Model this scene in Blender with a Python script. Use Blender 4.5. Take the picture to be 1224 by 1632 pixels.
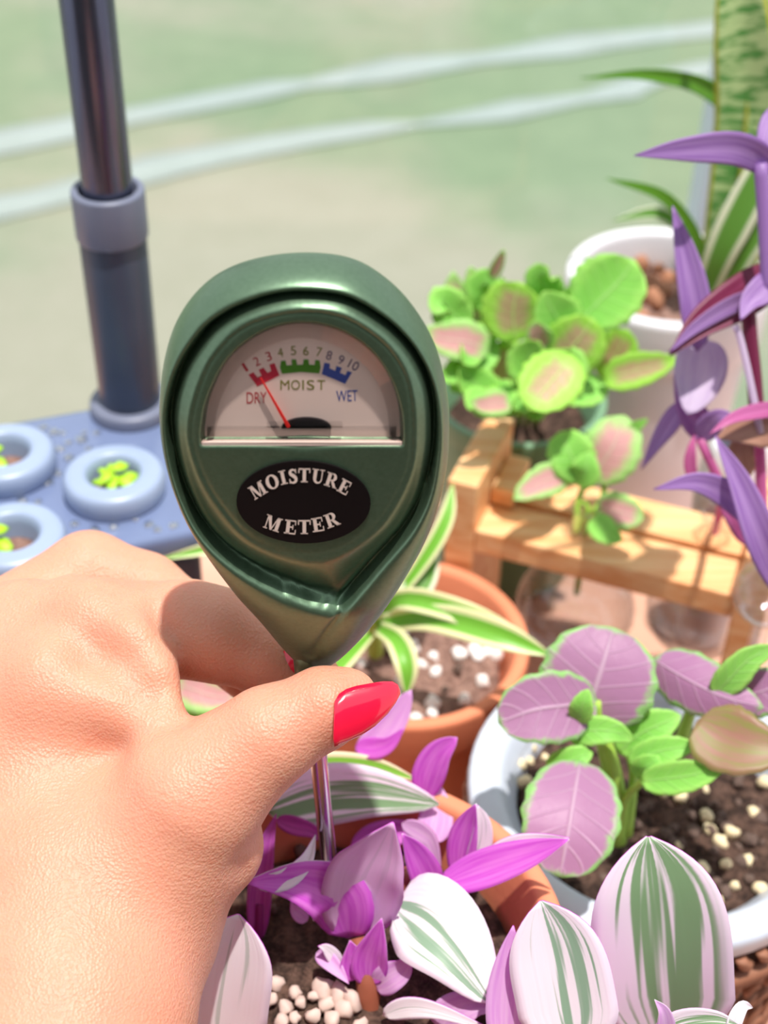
import bpy, bmesh, math, random
import numpy as np
from mathutils import Vector, Matrix, noise
random.seed(7)
scene = bpy.context.scene
for o in list(bpy.data.objects): bpy.data.objects.remove(o)
COL = scene.collection

# ------------------------------------------------------------------ camera
IW, IH, FPX = 1224.0, 1632.0, 2300.0
PITCH, ROLL, CAM_H = math.radians(39.0), math.radians(1.4), 0.50      # table top is z = 0
FWD = Vector((0, math.cos(PITCH), -math.sin(PITCH)))
R0, U0 = Vector((1, 0, 0)), Vector((0, math.sin(PITCH), math.cos(PITCH)))
RGT = R0 * math.cos(ROLL) + U0 * math.sin(ROLL)
UPV = U0 * math.cos(ROLL) - R0 * math.sin(ROLL)
CAM = Vector((0, 0, CAM_H))
cd = bpy.data.cameras.new('camera'); cam = bpy.data.objects.new('camera', cd); COL.objects.link(cam)
cd.sensor_fit = 'VERTICAL'; cd.sensor_height = 24.0; cd.lens = FPX / IH * 24.0
cd.clip_start = 0.02; cd.clip_end = 200
M3 = Matrix((RGT, UPV, -FWD)).transposed()
cam.matrix_world = Matrix.Translation(CAM) @ M3.to_4x4()
cd.dof.use_dof = True; cd.dof.focus_distance = 0.368; cd.dof.aperture_fstop = 7.5
scene.camera = cam

# ------------------------------------------------------------------ world, sun, exposure
w = bpy.data.worlds.new('world'); scene.world = w; w.use_nodes = True
bg = w.node_tree.nodes['Background']; bg.inputs[0].default_value = (0.93, 0.96, 1.0, 1); bg.inputs[1].default_value = 0.80
sd = bpy.data.lights.new('sun', 'SUN'); sd.energy = 4.6; sd.angle = math.radians(1.2); sd.color = (1.0, 0.95, 0.87)
sun = bpy.data.objects.new('sun', sd); COL.objects.link(sun)
sun.rotation_euler = Vector((-0.09, 0.10, -0.98)).to_track_quat('-Z', 'Y').to_euler()
scene.view_settings.view_transform = 'Standard'; scene.view_settings.look = 'None'
scene.view_settings.gamma = 1.0; scene.view_settings.use_curve_mapping = False
scene.view_settings.exposure = 0.2

# ------------------------------------------------------------------ helpers: geometry of the view
def ray(px, py):
    return FWD + RGT * ((px - IW / 2) / FPX) + UPV * (-(py - IH / 2) / FPX)
def W(px, py, Z): return CAM + ray(px, py) * Z                       # point at depth Z
def Wz(px, py, z):                                                    # point on a level plane
    r = ray(px, py); return CAM + r * ((z - CAM.z) / r.z)
def Wy(px, py, y):
    r = ray(px, py); return CAM + r * (y / r.y)
def pxm(Z): return Z / FPX                                            # metres per pixel at depth Z

# ------------------------------------------------------------------ helpers: objects
def tag(o, label=None, cat=None, group=None, kind=None):
    if label: o['label'] = label
    if cat: o['category'] = cat
    if group: o['group'] = group
    if kind: o['kind'] = kind
    return o
def empty(name, loc, label=None, cat=None, group=None, kind=None):
    o = bpy.data.objects.new(name, None); o.location = loc; o.empty_display_size = 0.01
    COL.objects.link(o); return tag(o, label, cat, group, kind)
def wloc(o):
    v = Vector((0, 0, 0))
    while o: v = v + o.location; o = o.parent
    return v
def mesh_obj(name, verts, faces, mats, parent=None, smooth=True, uv=None, mi=None, fixn=False, org=None):
    """verts in world coordinates -> one mesh object with its origin on the geometry"""
    vs = [Vector(v) for v in verts]
    if org is None:
        n = max(1, len(vs)); c = sum(vs, Vector()) / n
        org = Vector((c.x, c.y, min(v.z for v in vs))) if parent is None else c
    me = bpy.data.meshes.new(name); me.from_pydata([v - org for v in vs], [], faces)
    for m in (mats if isinstance(mats, (list, tuple)) else [mats]): me.materials.append(m)
    if mi: me.polygons.foreach_set('material_index', mi)
    if uv:
        L = me.uv_layers.new(name='UVMap')
        for lp in me.loops: L.data[lp.index].uv = uv[lp.vertex_index]
    if fixn:
        bm = bmesh.new(); bm.from_mesh(me); bmesh.ops.recalc_face_normals(bm, faces=bm.faces); bm.to_mesh(me); bm.free()
    me.polygons.foreach_set('use_smooth', [smooth] * len(me.polygons)); me.update()
    o = bpy.data.objects.new(name, me); COL.objects.link(o)
    o.location = org - (wloc(parent) if parent else Vector())
    if parent: o.parent = parent
    return o
def share(name, src, parent, loc, rot=(0, 0, 0), sc=(1, 1, 1)):
    o = bpy.data.objects.new(name, src.data); COL.objects.link(o)
    o.parent = parent; o.location = Vector(loc) - (wloc(parent) if parent else Vector()); o.rotation_euler = rot; o.scale = sc
    return o
def lathe(prof, c=(0, 0, 0), n=48):
    """closed profile of (r, z)"""
    V, F = [], []
    m = len(prof)
    for i in range(n):
        a = 2 * math.pi * i / n
        for r, z in prof: V.append((c[0] + r * math.cos(a), c[1] + r * math.sin(a), c[2] + z))
    for i in range(n):
        j = (i + 1) % n
        for k in range(m - 1):
            F.append((i * m + k, j * m + k, j * m + k + 1, i * m + k + 1))
    return V, F
def rprof(pts, rad=0.0015, steps=3):
    """round the corners of an open profile"""
    out = [pts[0]]
    for i in range(1, len(pts) - 1):
        a, b, c = Vector(pts[i - 1]), Vector(pts[i]), Vector(pts[i + 1])
        r = min(rad, (a - b).length * .45, (c - b).length * .45)
        p, q = b + (a - b).normalized() * r, b + (c - b).normalized() * r
        for s in range(steps + 1):
            t = s / steps; out.append(tuple(p * (1 - t) ** 2 + b * 2 * t * (1 - t) + q * t * t))
    out.append(pts[-1]); return out
def hexa(P, bev=0.0):
    """solid from 8 corners: 0-3 bottom ring, 4-7 top ring -> verts, faces (bevelled)"""
    bm = bmesh.new(); v = [bm.verts.new(p) for p in P]
    for f in ((3, 2, 1, 0), (4, 5, 6, 7), (0, 1, 5, 4), (1, 2, 6, 5), (2, 3, 7, 6), (3, 0, 4, 7)): bm.faces.new([v[i] for i in f])
    if bev: bmesh.ops.bevel(bm, geom=list(bm.edges), offset=bev, segments=2, affect='EDGES', profile=0.6)
    bmesh.ops.recalc_face_normals(bm, faces=bm.faces)
    bm.verts.ensure_lookup_table(); bm.verts.index_update()
    V = [q.co.copy() for q in bm.verts]; F = [[q.index for q in f.verts] for f in bm.faces]; bm.free(); return V, F
def box(c, ex, ey, ez, bev=0.0, yaw=0.0):
    ca, sa = math.cos(yaw), math.sin(yaw); P = []
    for z in (-1, 1):
        for x, y in ((-1, -1), (1, -1), (1, 1), (-1, 1)):
            X, Y = x * ex, y * ey; P.append((c[0] + X * ca - Y * sa, c[1] + X * sa + Y * ca, c[2] + z * ez))
    return hexa(P, bev)
def spline(pts, n):
    pts = [Vector(p) for p in pts]
    P = [pts[0] * 2 - pts[1]] + pts + [pts[-1] * 2 - pts[-2]]
    out = []; m = len(pts) - 1
    for i in range(n + 1):
        t = i / n * m; k = min(int(t), m - 1); t -= k
        a, b, c, d = P[k:k + 4]
        out.append(0.5 * ((2 * b) + (c - a) * t + (2 * a - 5 * b + 4 * c - d) * t * t + (3 * b - a - 3 * c + d) * t ** 3))
    return out
def tube(pts, rad, n=10, seg=None, cap=True):
    C = spline(pts, seg or 10); V, F = [], []; prev = None
    for i, p in enumerate(C):
        t = (C[min(i + 1, len(C) - 1)] - C[max(i - 1, 0)]).normalized()
        if prev is None: prev = t.orthogonal().normalized()
        a = (prev - t * prev.dot(t)).normalized(); prev = a; b = t.cross(a)
        r = rad(i / (len(C) - 1)) if callable(rad) else rad
        for k in range(n):
            q = 2 * math.pi * k / n; V.append(p + (a * math.cos(q) + b * math.sin(q)) * r)
    for i in range(len(C) - 1):
        for k in range(n):
            l = (k + 1) % n; F.append((i * n + k, i * n + l, (i + 1) * n + l, (i + 1) * n + k))
    if cap: F.append(tuple(range(n - 1, -1, -1))); F.append(tuple((len(C) - 1) * n + k for k in range(n)))
    return V, F

# ------------------------------------------------------------------ helpers: materials
def S(v):                                                             # sRGB 0-255 -> linear
    return tuple([(c / 255 / 12.92 if c / 255 <= 0.04045 else ((c / 255 + 0.055) / 1.055) ** 2.4) for c in v] + [1.0])
class NT:
    def __init__(s, name):
        s.m = bpy.data.materials.new(name); s.m.use_nodes = True; s.t = s.m.node_tree; s.n = s.t.nodes
        s.b = s.n['Principled BSDF']; s.out = s.n['Material Output']
    def node(s, typ, **kw):
        q = s.n.new(typ)
        for k, v in kw.items(): setattr(q, k, v)
        return q
    def link(s, a, b): s.t.links.new(a, b)
    def val(s, x, sock):
        if hasattr(x, 'is_output'): s.link(x, sock)
        else: sock.default_value = x
    def math(s, op, a, b=0.0, c=0.0):
        q = s.node('ShaderNodeMath', operation=op); s.val(a, q.inputs[0]); s.val(b, q.inputs[1])
        if op in ('MULTIPLY_ADD', 'SMOOTH_MIN'): s.val(c, q.inputs[2])
        return q.outputs[0]
    def step(s, x, a, b):                                             # smoothstep
        q = s.node('ShaderNodeMapRange', interpolation_type='SMOOTHSTEP'); s.val(x, q.inputs[0])
        q.inputs[1].default_value = a; q.inputs[2].default_value = b; return q.outputs[0]
    def mix(s, f, a, b):
        q = s.node('ShaderNodeMix', data_type='RGBA'); s.val(f, q.inputs[0]); s.val(a, q.inputs[6]); s.val(b, q.inputs[7]); return q.outputs[2]
    def noise(s, scale, vec=None, detail=3.0, rough=0.55):
        q = s.node('ShaderNodeTexNoise'); q.inputs['Scale'].default_value = scale; q.inputs['Detail'].default_value = detail; q.inputs['Roughness'].default_value = rough
        if vec is None:
            c = s.node('ShaderNodeTexCoord'); vec = c.outputs['Object']
        s.link(vec, q.inputs['Vector']); return q.outputs['Fac']
    def uv(s):
        c = s.node('ShaderNodeUVMap'); x = s.node('ShaderNodeSeparateXYZ'); s.link(c.outputs[0], x.inputs[0])
        return c.outputs[0], x.outputs[0], x.outputs[1]
    def vec(s, x, y, z=0.0):
        q = s.node('ShaderNodeCombineXYZ'); s.val(x, q.inputs[0]); s.val(y, q.inputs[1]); s.val(z, q.inputs[2]); return q.outputs[0]
    def bump(s, h, strength=0.3, dist=0.001):
        q = s.node('ShaderNodeBump'); q.inputs['Strength'].default_value = strength; q.inputs['Distance'].default_value = dist
        s.link(h, q.inputs['Height']); s.link(q.outputs[0], s.b.inputs['Normal'])
    def set(s, color=None, rough=None, metal=None, spec=None, sss=None, coat=None):
        if color is not None: s.val(color, s.b.inputs['Base Color'])
        if rough is not None: s.val(rough, s.b.inputs['Roughness'])
        if metal is not None: s.b.inputs['Metallic'].default_value = metal
        if spec is not None: s.b.inputs['Specular IOR Level'].default_value = spec
        if coat is not None: s.b.inputs['Coat Weight'].default_value = coat; s.b.inputs['Coat Roughness'].default_value = 0.08
        return s
    def translucent(s, color, f):
        t = s.node('ShaderNodeBsdfTranslucent'); s.val(color, t.inputs[0]); mx = s.node('ShaderNodeMixShader'); s.val(f, mx.inputs[0])
        s.link(s.b.outputs[0], mx.inputs[1]); s.link(t.outputs[0], mx.inputs[2]); s.link(mx.outputs[0], s.out.inputs[0])
def plain(name, rgb, rough=0.5, metal=0.0, var=0.12, scale=60.0, bump=0.0, spec=0.5, coat=None):
    t = NT(name); c = S(rgb); d = tuple([x * (1 - var * 2) for x in c[:3]] + [1.0]); l = tuple([min(1, x * (1 + var)) for x in c[:3]] + [1.0])
    n = t.noise(scale); t.set(t.mix(n, d, l), rough, metal, spec, coat=coat)
    if bump: t.bump(t.noise(scale * 8), bump, 0.0006)
    return t.m
def glass(name, tint=(0.97, 0.98, 0.98, 1), refl=1.0, base=0.03):
    t = NT(name); tr = t.node('ShaderNodeBsdfTransparent'); tr.inputs[0].default_value = tint
    gl = t.node('ShaderNodeBsdfGlossy'); gl.inputs[1].default_value = 0.03
    lw = t.node('ShaderNodeLayerWeight'); lw.inputs[0].default_value = 0.25
    f = t.math('MULTIPLY_ADD', t.math('POWER', lw.outputs[1], 1.5), 0.55 * refl, base)
    mx = t.node('ShaderNodeMixShader'); t.link(f, mx.inputs[0]); t.link(tr.outputs[0], mx.inputs[1]); t.link(gl.outputs[0], mx.inputs[2])
    t.link(mx.outputs[0], t.out.inputs[0]); return t.m
def leaf_striped(name, light, dark, margin, amount=0.5, trans=0.3, freq=7.0):
    """long stripes running base to tip"""
    t = NT(name); uvv, u, v = t.uv(); e = t.math('ABSOLUTE', t.math('MULTIPLY_ADD', u, 2.0, -1.0))
    n1 = t.noise(1.0, t.vec(t.math('MULTIPLY', u, freq), t.math('MULTIPLY', v, 0.55), 1.7), 2.0, 0.6)
    n2 = t.noise(1.0, t.vec(t.math('MULTIPLY', u, freq * 2.6), t.math('MULTIPLY', v, 0.9), 6.1), 1.0, 0.5)
    k = t.math('ADD', t.math('MULTIPLY', n1, 0.62), t.math('MULTIPLY', n2, 0.38))
    k = t.math('SUBTRACT', k, t.math('MULTIPLY', t.math('POWER', e, 3.0), 0.16))
    k = t.step(k, 0.60 - amount * 0.22, 0.66 - amount * 0.22)
    c = t.mix(k, S(light), S(dark)); c = t.mix(t.step(e, 0.72, 1.0), c, S(margin))
    t.set(c, 0.38, spec=0.4); t.bump(n2, 0.25, 0.0006); t.translucent(c, trans); return t.m
def leaf_center(name, mid, edge, vein, lo=0.62, hi=0.86, trans=0.35):
    """a coloured heart with another margin, and veins (coleus)"""
    t = NT(name); uvv, u, v = t.uv(); e = t.math('ABSOLUTE', t.math('MULTIPLY_ADD', u, 2.0, -1.0))
    vv = t.math('ABSOLUTE', t.math('MULTIPLY_ADD', v, 2.0, -1.0))
    d = t.math('MAXIMUM', e, t.math('POWER', vv, 1.6))
    n = t.noise(9.0, uvv, 4.0, 0.65); d = t.math('ADD', d, t.math('MULTIPLY_ADD', n, 0.5, -0.25))
    c = t.mix(t.step(d, lo, hi), S(mid), S(edge))
    ph = t.math('FRACT', t.math('MULTIPLY', t.math('SUBTRACT', v, t.math('MULTIPLY', e, 0.22)), 6.0))
    side = t.step(t.math('ABSOLUTE', t.math('SUBTRACT', ph, 0.5)), 0.10, 0.0)
    rib = t.step(e, 0.07, 0.0); vn = t.math('MAXIMUM', rib, t.math('MULTIPLY', side, 0.45))
    c = t.mix(t.math('MULTIPLY', vn, 0.7), c, S(vein)); t.set(c, 0.42, spec=0.35)
    t.bump(t.math('SUBTRACT', t.math('MULTIPLY', n, 0.4), vn), 0.5, 0.0008); t.translucent(c, trans); return t.m
def leaf_bands(name):
    t = NT(name); uvv, u, v = t.uv(); e = t.math('ABSOLUTE', t.math('MULTIPLY_ADD', u, 2.0, -1.0))
    n = t.noise(1.0, t.vec(t.math('MULTIPLY', u, 1.6), t.math('MULTIPLY', v, 46.0), 0.3), 3.0, 0.65)
    c = t.mix(t.step(n, 0.45, 0.58), S((190, 218, 156)), S((92, 156, 78))); c = t.mix(t.step(e, 0.82, 0.9), c, S((190, 196, 70)))
    t.set(c, 0.4); t.translucent(c, 0.15); return t.m
def leaf_plain(name, a, b, trans=0.4, rough=0.4):
    t = NT(name); uvv, u, v = t.uv(); e = t.math('ABSOLUTE', t.math('MULTIPLY_ADD', u, 2.0, -1.0))
    n = t.noise(1.0, t.vec(t.math('MULTIPLY', u, 9.0), t.math('MULTIPLY', v, 1.2), 3.0), 3.0, 0.6)
    c = t.mix(t.step(n, 0.3, 0.7), S(a), S(b)); t.set(c, rough, spec=0.4); t.bump(n, 0.25, 0.0005); t.translucent(c, trans); return t.m
def leaf_spider(name, mid, edge, at=0.5):
    t = NT(name); uvv, u, v = t.uv(); e = t.math('ABSOLUTE', t.math('MULTIPLY_ADD', u, 2.0, -1.0))
    n = t.noise(1.0, t.vec(t.math('MULTIPLY', u, 12.0), t.math('MULTIPLY', v, 0.8), 0.0), 2.0)
    c = t.mix(t.step(t.math('ADD', e, t.math('MULTIPLY_ADD', n, 0.3, -0.15)), at - 0.06, at + 0.06), S(mid), S(edge))
    t.set(c, 0.38); t.translucent(c, 0.35); return t.m

# ------------------------------------------------------------------ helpers: leaves
def prof(kind, t):
    if kind == 'lance': return math.sin(math.pi * min(1, t) ** 0.62) ** 0.85 if 0 < t < 1 else 0.0
    if kind == 'ovate': return max(0.0, math.sin(math.pi * t ** 0.72)) ** 0.62 if 0 < t < 1 else 0.0
    if kind == 'round': return max(0.0, 1 - (2 * t - 1) ** 2) ** 0.5
    if kind == 'broad': return (min(1, t / 0.28) ** 0.6) * (1 - max(0, (t - 0.45) / 0.55) ** 2.6) ** 0.8 * 0.98 + 0.0
    if kind == 'strap': return min(1, 0.55 + t) * (1 - max(0, (t - 0.55) / 0.45) ** 2.0) ** 0.9
    return 1.0
def leaf(name, parent, pts, hw, mats, kind='lance', roll=0.0, fold=0.15, scallop=0.0, wave=0.0, n=16, m=8, thick=0.0005, twist=0.0, label=None):
    """pts: (px,py,Z) along the midrib from base to tip; hw: half-width in photo pixels; a thin closed shell, top and underside"""
    P = [W(*p) for p in pts]; C = spline(P, n); Zm = sum(p[2] for p in pts) / len(pts); hwm = hw * pxm(Zm)
    ph = random.random() * 6.28
    top, bot, uv = [], [], []
    for i in range(n + 1):
        t = i / n; c = C[i]; tg = (C[min(i + 1, n)] - C[max(i - 1, 0)]).normalized()
        vw = (CAM - c).normalized(); N0 = (vw - tg * vw.dot(tg))
        N0 = N0.normalized() if N0.length > 1e-4 else tg.orthogonal().normalized()
        S0 = tg.cross(N0); a = math.radians(roll + twist * (t - 0.5))
        N = N0 * math.cos(a) + S0 * math.sin(a); Sd = tg.cross(N)
        ww = max(hwm * prof(kind, t), hwm * 0.035)
        for j in range(m + 1):
            u = j / m * 2 - 1
            e = 1 + scallop * math.sin(t * 34 + ph) * abs(u) ** 3
            z = fold * ww * abs(u) ** 1.4 + wave * hwm * math.sin(t * 9 + ph + (1.3 if u > 0 else 0)) * abs(u) ** 2
            q = c + Sd * (u * ww * e) + N * z
            top.append(q); bot.append(q - N * thick); uv.append((j / m, t))
    V = top + bot; k = m + 1; o = len(top); F, mi = [], []
    for i in range(n):
        for j in range(m):
            a, b, c2, d = i * k + j, i * k + j + 1, (i + 1) * k + j + 1, (i + 1) * k + j
            F.append((a, d, c2, b)); mi.append(0); F.append((o + a, o + b, o + c2, o + d)); mi.append(1)
    for i in range(n):
        for j in (0, m):
            a, d = i * k + j, (i + 1) * k + j; f = (a, d, o + d, o + a); F.append(f if j else f[::-1]); mi.append(1)
    for j in range(m):
        a, b = j, j + 1; F.append((a, b, o + b, o + a)); mi.append(1)
        a, b = n * k + j, n * k + j + 1; F.append((b, a, o + a, o + b)); mi.append(1)
    ob = mesh_obj(name, V, F, mats if len(mats) == 2 else [mats[0], mats[0]], parent, True, uv + uv, mi)
    if label: ob['label'] = label
    return ob
def stem(name, parent, pts, rpx, mat, taper=0.6):
    Zm = sum(p[2] for p in pts) / len(pts); r = rpx * pxm(Zm)
    V, F = tube([W(*p) for p in pts], lambda t: r * (1 - (1 - taper) * t), 8, 10)
    return mesh_obj(name, V, F, mat, parent)
def pebble(name, mat, parent, c, r, seed=0):
    bm = bmesh.new(); bmesh.ops.create_icosphere(bm, subdivisions=2, radius=1.0)
    for v in bm.verts: v.co *= 1 + 0.45 * noise.noise(v.co * 1.5 + Vector((seed, seed, 0)))
    V = [v.co * r for v in bm.verts]; bm.verts.index_update(); F = [[v.index for v in f.verts] for f in bm.faces]; bm.free()
    return mesh_obj(name, [v + Vector(c) for v in V], F, mat, parent, org=Vector(c))
def soil_disc(parent, c, r, mat, amp=0.004, n=44, rings=16, seed=0.0):
    V, F = [(c[0], c[1], c[2])], []
    for i in range(1, rings + 1):
        for k in range(n):
            a = 2 * math.pi * k / n; rr = r * i / rings; x, y = c[0] + rr * math.cos(a), c[1] + rr * math.sin(a)
            h = amp * (noise.noise(Vector((x * 70, y * 70, seed))) + 0.7 * noise.noise(Vector((x * 190, y * 190, seed + 3))))
            V.append((x, y, c[2] + h * (1 if i < rings else 0) - (0.02 if i == rings else 0)))
    for k in range(n): F.append((0, 1 + k, 1 + (k + 1) % n))
    for i in range(rings - 1):
        for k in range(n):
            l = (k + 1) % n; F.append((1 + i * n + k, 1 + (i + 1) * n + k, 1 + (i + 1) * n + l, 1 + i * n + l))
    return mesh_obj('soil', V, F, mat, parent)

# ------------------------------------------------------------------ materials
M_GREEN = NT('meter_green'); _n = M_GREEN.noise(900, detail=2); M_GREEN.set(M_GREEN.mix(_n, S((98, 124, 100)), S((118, 144, 120))), 0.38, 0.82, 0.6); M_GREEN.bump(_n, 0.12, 0.0002); M_GREEN = M_GREEN.m
M_STEEL = plain('probe_steel', (210, 208, 216), 0.18, 1.0, 0.05)
M_LABEL = plain('label_black', (20, 15, 17), 0.5, 0, 0.05, spec=0.15)
M_PRINT = plain('label_print', (236, 214, 204), 0.6, 0, 0.02)
M_DIAL = plain('dial_card', (248, 224, 214), 0.6, 0, 0.03)
M_RED, M_OLIVE, M_BLUE = plain('print_red', (205, 44, 72), .6, 0, .02), plain('print_green', (78, 142, 34), .6, 0, .02), plain('print_blue', (62, 84, 170), .6, 0, .02)
M_DRED, M_DOL, M_DBL = plain('digit_red', (196, 52, 66), .6, 0, .02), plain('digit_olive', (134, 132, 44), .6, 0, .02), plain('digit_plum', (104, 88, 120), .6, 0, .02)
M_NEEDLE = plain('needle_red', (240, 44, 40), .45, 0, .02); M_HUB = plain('hub_black', (36, 32, 36), .4, 0, .05)
M_CLEAR = glass('dial_window_plastic', (0.97, 0.96, 0.96, 1), 0.25, 0.015)
M_BAR = glass('window_bar_plastic', (0.985, 0.975, 0.97, 1), 0.3, 0.02)
M_LIP = glass('window_edge_plastic', (0.88, 0.84, 0.83, 1), 0.5, 0.06)
t = NT('skin'); n1 = t.noise(26, detail=4); n2 = t.noise(150, detail=3)
vo = t.node('ShaderNodeTexVoronoi'); vo.inputs['Scale'].default_value = 1300; t.link(t.node('ShaderNodeTexCoord').outputs['Object'], vo.inputs['Vector'])
c = t.mix(n1, S((208, 140, 114)), S((226, 166, 142))); c = t.mix(t.math('MULTIPLY', t.step(n2, 0.35, 0.85), 0.4), c, S((222, 146, 124))); t.set(c, 0.46, spec=0.45)
t.b.inputs['Subsurface Weight'].default_value = 0.6; t.b.inputs['Subsurface Radius'].default_value = (1.0, 0.35, 0.2); t.b.inputs['Subsurface Scale'].default_value = 0.009
t.bump(t.math('ADD', t.math('MULTIPLY', vo.outputs['Distance'], 0.7), t.math('MULTIPLY', t.noise(620, detail=4), 0.7)), 0.48, 0.0006); M_SKIN = t.m
M_NAIL = plain('nail_polish', (238, 20, 62), 0.14, 0, 0.03, coat=0.7)
M_TERRA = plain('terracotta', (226, 138, 102), 0.75, 0, 0.10, 40, 0.2)
M_GREYPOT = plain('grey_glaze', (198, 206, 222), 0.35, 0, 0.06, 50)
M_WHITEPOT = plain('white_glaze', (224, 222, 232), 0.3, 0, 0.03, 30)
M_GREENPOT = plain('sage_plastic', (112, 150, 118), 0.45, 0, 0.06, 30)
t = NT('potting_soil'); n1 = t.noise(220, detail=5, rough=.7); t.set(t.mix(t.step(n1, .35, .7), S((46, 34, 30)), S((104, 80, 70))), 0.9, spec=.2); t.bump(n1, 0.8, 0.003); M_SOIL = t.m
t = NT('pale_potting_soil'); n1 = t.noise(240, detail=5, rough=.7); t.set(t.mix(t.step(n1, .3, .7), S((112, 84, 76)), S((168, 134, 122))), 0.9, spec=.2); t.bump(n1, 0.8, 0.003); M_SOIL2 = t.m
M_PERL = plain('perlite_white', (244, 240, 240), 0.8, 0, 0.03); M_PERLY = plain('perlite_cream', (232, 214, 176), 0.8, 0, 0.08); M_GRAV = plain('gravel_pinkgrey', (214, 190, 180), 0.8, 0, 0.15)
M_CRUMB = plain('soil_crumb', (104, 84, 76), 0.9, 0, 0.3)
M_BARK = plain('bark_brown', (172, 120, 92), 0.8, 0, 0.2)
t = NT('pine_wood'); tc = t.node('ShaderNodeTexCoord'); mp = t.node('ShaderNodeMapping'); mp.inputs['Scale'].default_value = (14, 160, 160); mp.inputs['Rotation'].default_value = (0, 0, math.radians(22))
t.link(tc.outputs['Object'], mp.inputs['Vector']); n1 = t.noise(1.0, mp.outputs[0], 4.0, .6); t.set(t.mix(t.step(n1, .3, .7), S((232, 160, 104)), S((250, 204, 154))), 0.5); t.bump(n1, .2, .0005); M_WOOD = t.m
t = NT('table_wood'); mp = t.node('ShaderNodeMapping'); mp.inputs['Scale'].default_value = (6, 60, 60); tc = t.node('ShaderNodeTexCoord'); t.link(tc.outputs['Object'], mp.inputs['Vector'])
n1 = t.noise(1.0, mp.outputs[0], 4.0, .6); t.set(t.mix(n1, S((190, 142, 122)), S((222, 178, 156))), 0.45); M_TABLE = t.m
M_GLASS = glass('clear_glass', (0.92, 0.92, 0.93, 1), 1.4, 0.07)
M_PANE = glass('window_glass', (0.97, 0.99, 0.98, 1), 0.35, 0.02)
M_WATER = glass('water', (0.96, 0.97, 0.98, 1), 0.5, 0.03)
M_DROP = glass('water_drop', (0.97, 0.98, 1.0, 1), 0.8, 0.6)
M_FRAME = plain('window_frame_paint', (206, 220, 236), 0.4, 0, 0.03)
M_TANK = plain('hydro_black_plastic', (64, 66, 84), 0.3, 0, 0.1)
M_DECK = plain('hydro_deck_plastic', (110, 124, 160), 0.14, 0, 0.08, 30)
M_COLLAR = plain('collar_grey_plastic', (150, 166, 196), 0.35, 0, 0.04)
M_SLEEVE = plain('pole_sleeve_plastic', (64, 74, 94), 0.38, 0, 0.1); M_SLEEVECAP = plain('pole_cap_plastic', (112, 118, 140), 0.4, 0, 0.05)
M_TUBE = plain('pole_anodised', (96, 100, 120), 0.22, 0.8, 0.1)
M_WICK = plain('wicker_brown', (156, 106, 82), 0.65, 0, 0.18, 200); M_WICKD = plain('wicker_dark_base', (84, 58, 48), 0.8, 0, 0.15)
M_ADDED_WALL = plain('added_wall_paint', (92, 94, 88), 0.8, 0, 0.05, 3)
M_FLOOR = plain('floor_board', (66, 58, 52), 0.6, 0, 0.1, 4)
t = NT('lawn'); n1 = t.noise(0.9, detail=5); n2 = t.noise(9, detail=5); n3 = t.noise(60, detail=2)
tc = t.node('ShaderNodeTexCoord'); sx = t.node('ShaderNodeSeparateXYZ'); t.link(tc.outputs['Object'], sx.inputs[0])
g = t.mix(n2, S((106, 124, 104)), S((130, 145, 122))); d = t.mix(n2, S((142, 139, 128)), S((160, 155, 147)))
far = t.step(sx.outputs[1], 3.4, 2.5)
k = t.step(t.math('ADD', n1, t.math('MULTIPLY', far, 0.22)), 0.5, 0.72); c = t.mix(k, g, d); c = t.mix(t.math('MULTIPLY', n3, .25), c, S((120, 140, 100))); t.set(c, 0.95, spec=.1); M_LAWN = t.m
t = NT('pale_strip'); n1 = t.noise(5, detail=4); t.set(t.mix(n1, S((140, 152, 150)), S((164, 174, 176))), 0.9); M_STRIP = t.m  # pale mottled strips laid across the lawn
L_NAN = leaf_striped('nanouk_leaf_top', (252, 248, 252), (150, 184, 156), (248, 234, 248), 0.55)
L_NANP = leaf_striped('nanouk_leaf_pink_top', (246, 212, 248), (232, 204, 236), (244, 196, 246), 0.4)
L_NANW = leaf_striped('nanouk_leaf_white_top', (252, 250, 253), (206, 216, 210), (248, 238, 250), 0.25)
L_NANG = leaf_striped('nanouk_leaf_green_top', (252, 246, 252), (136, 176, 128), (248, 234, 248), 0.9, 0.35, 5.0)
L_MAG = leaf_plain('nanouk_leaf_underside', (218, 92, 222), (238, 142, 238), 0.45)
L_MAGD = leaf_plain('nanouk_stem_magenta', (150, 48, 130), (190, 70, 168), 0.3)
L_LPK = leaf_plain('nanouk_leaf_pale_underside', (232, 176, 238), (244, 208, 246), 0.45)
L_COL = leaf_center('coleus_leaf_purple', (186, 134, 178), (158, 214, 130), (226, 194, 222), 0.78, 0.98)
L_COLU = leaf_plain('coleus_underside', (148, 152, 78), (176, 128, 112), 0.4)
L_COLG = leaf_center('coleus_leaf_lime', (208, 178, 146), (176, 234, 96), (210, 240, 150), 0.25, 0.72)
L_COLP = leaf_center('coleus_leaf_pink', (230, 172, 178), (182, 234, 140), (232, 214, 200), 0.35, 0.85)
L_LIME = leaf_center('coleus_leaf_green', (152, 224, 104), (176, 238, 120), (190, 240, 150), 0.5, 0.9)
L_LIMEU = leaf_plain('coleus_lime_underside', (160, 206, 60), (180, 216, 84), 0.5)
L_SPI = leaf_spider('spider_leaf_cream_edge', (132, 200, 70), (244, 244, 196), 0.55)
L_SPIW = leaf_spider('spider_leaf_white_band', (112, 168, 72), (236, 240, 218), 0.6)
L_SPIG = leaf_plain('spider_leaf_green', (84, 146, 32), (120, 176, 60), 0.35)
L_SNAKE = leaf_bands('snake_leaf')
L_PUR = leaf_plain('purple_heart_leaf', (150, 104, 184), (190, 152, 214), 0.35)
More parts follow.
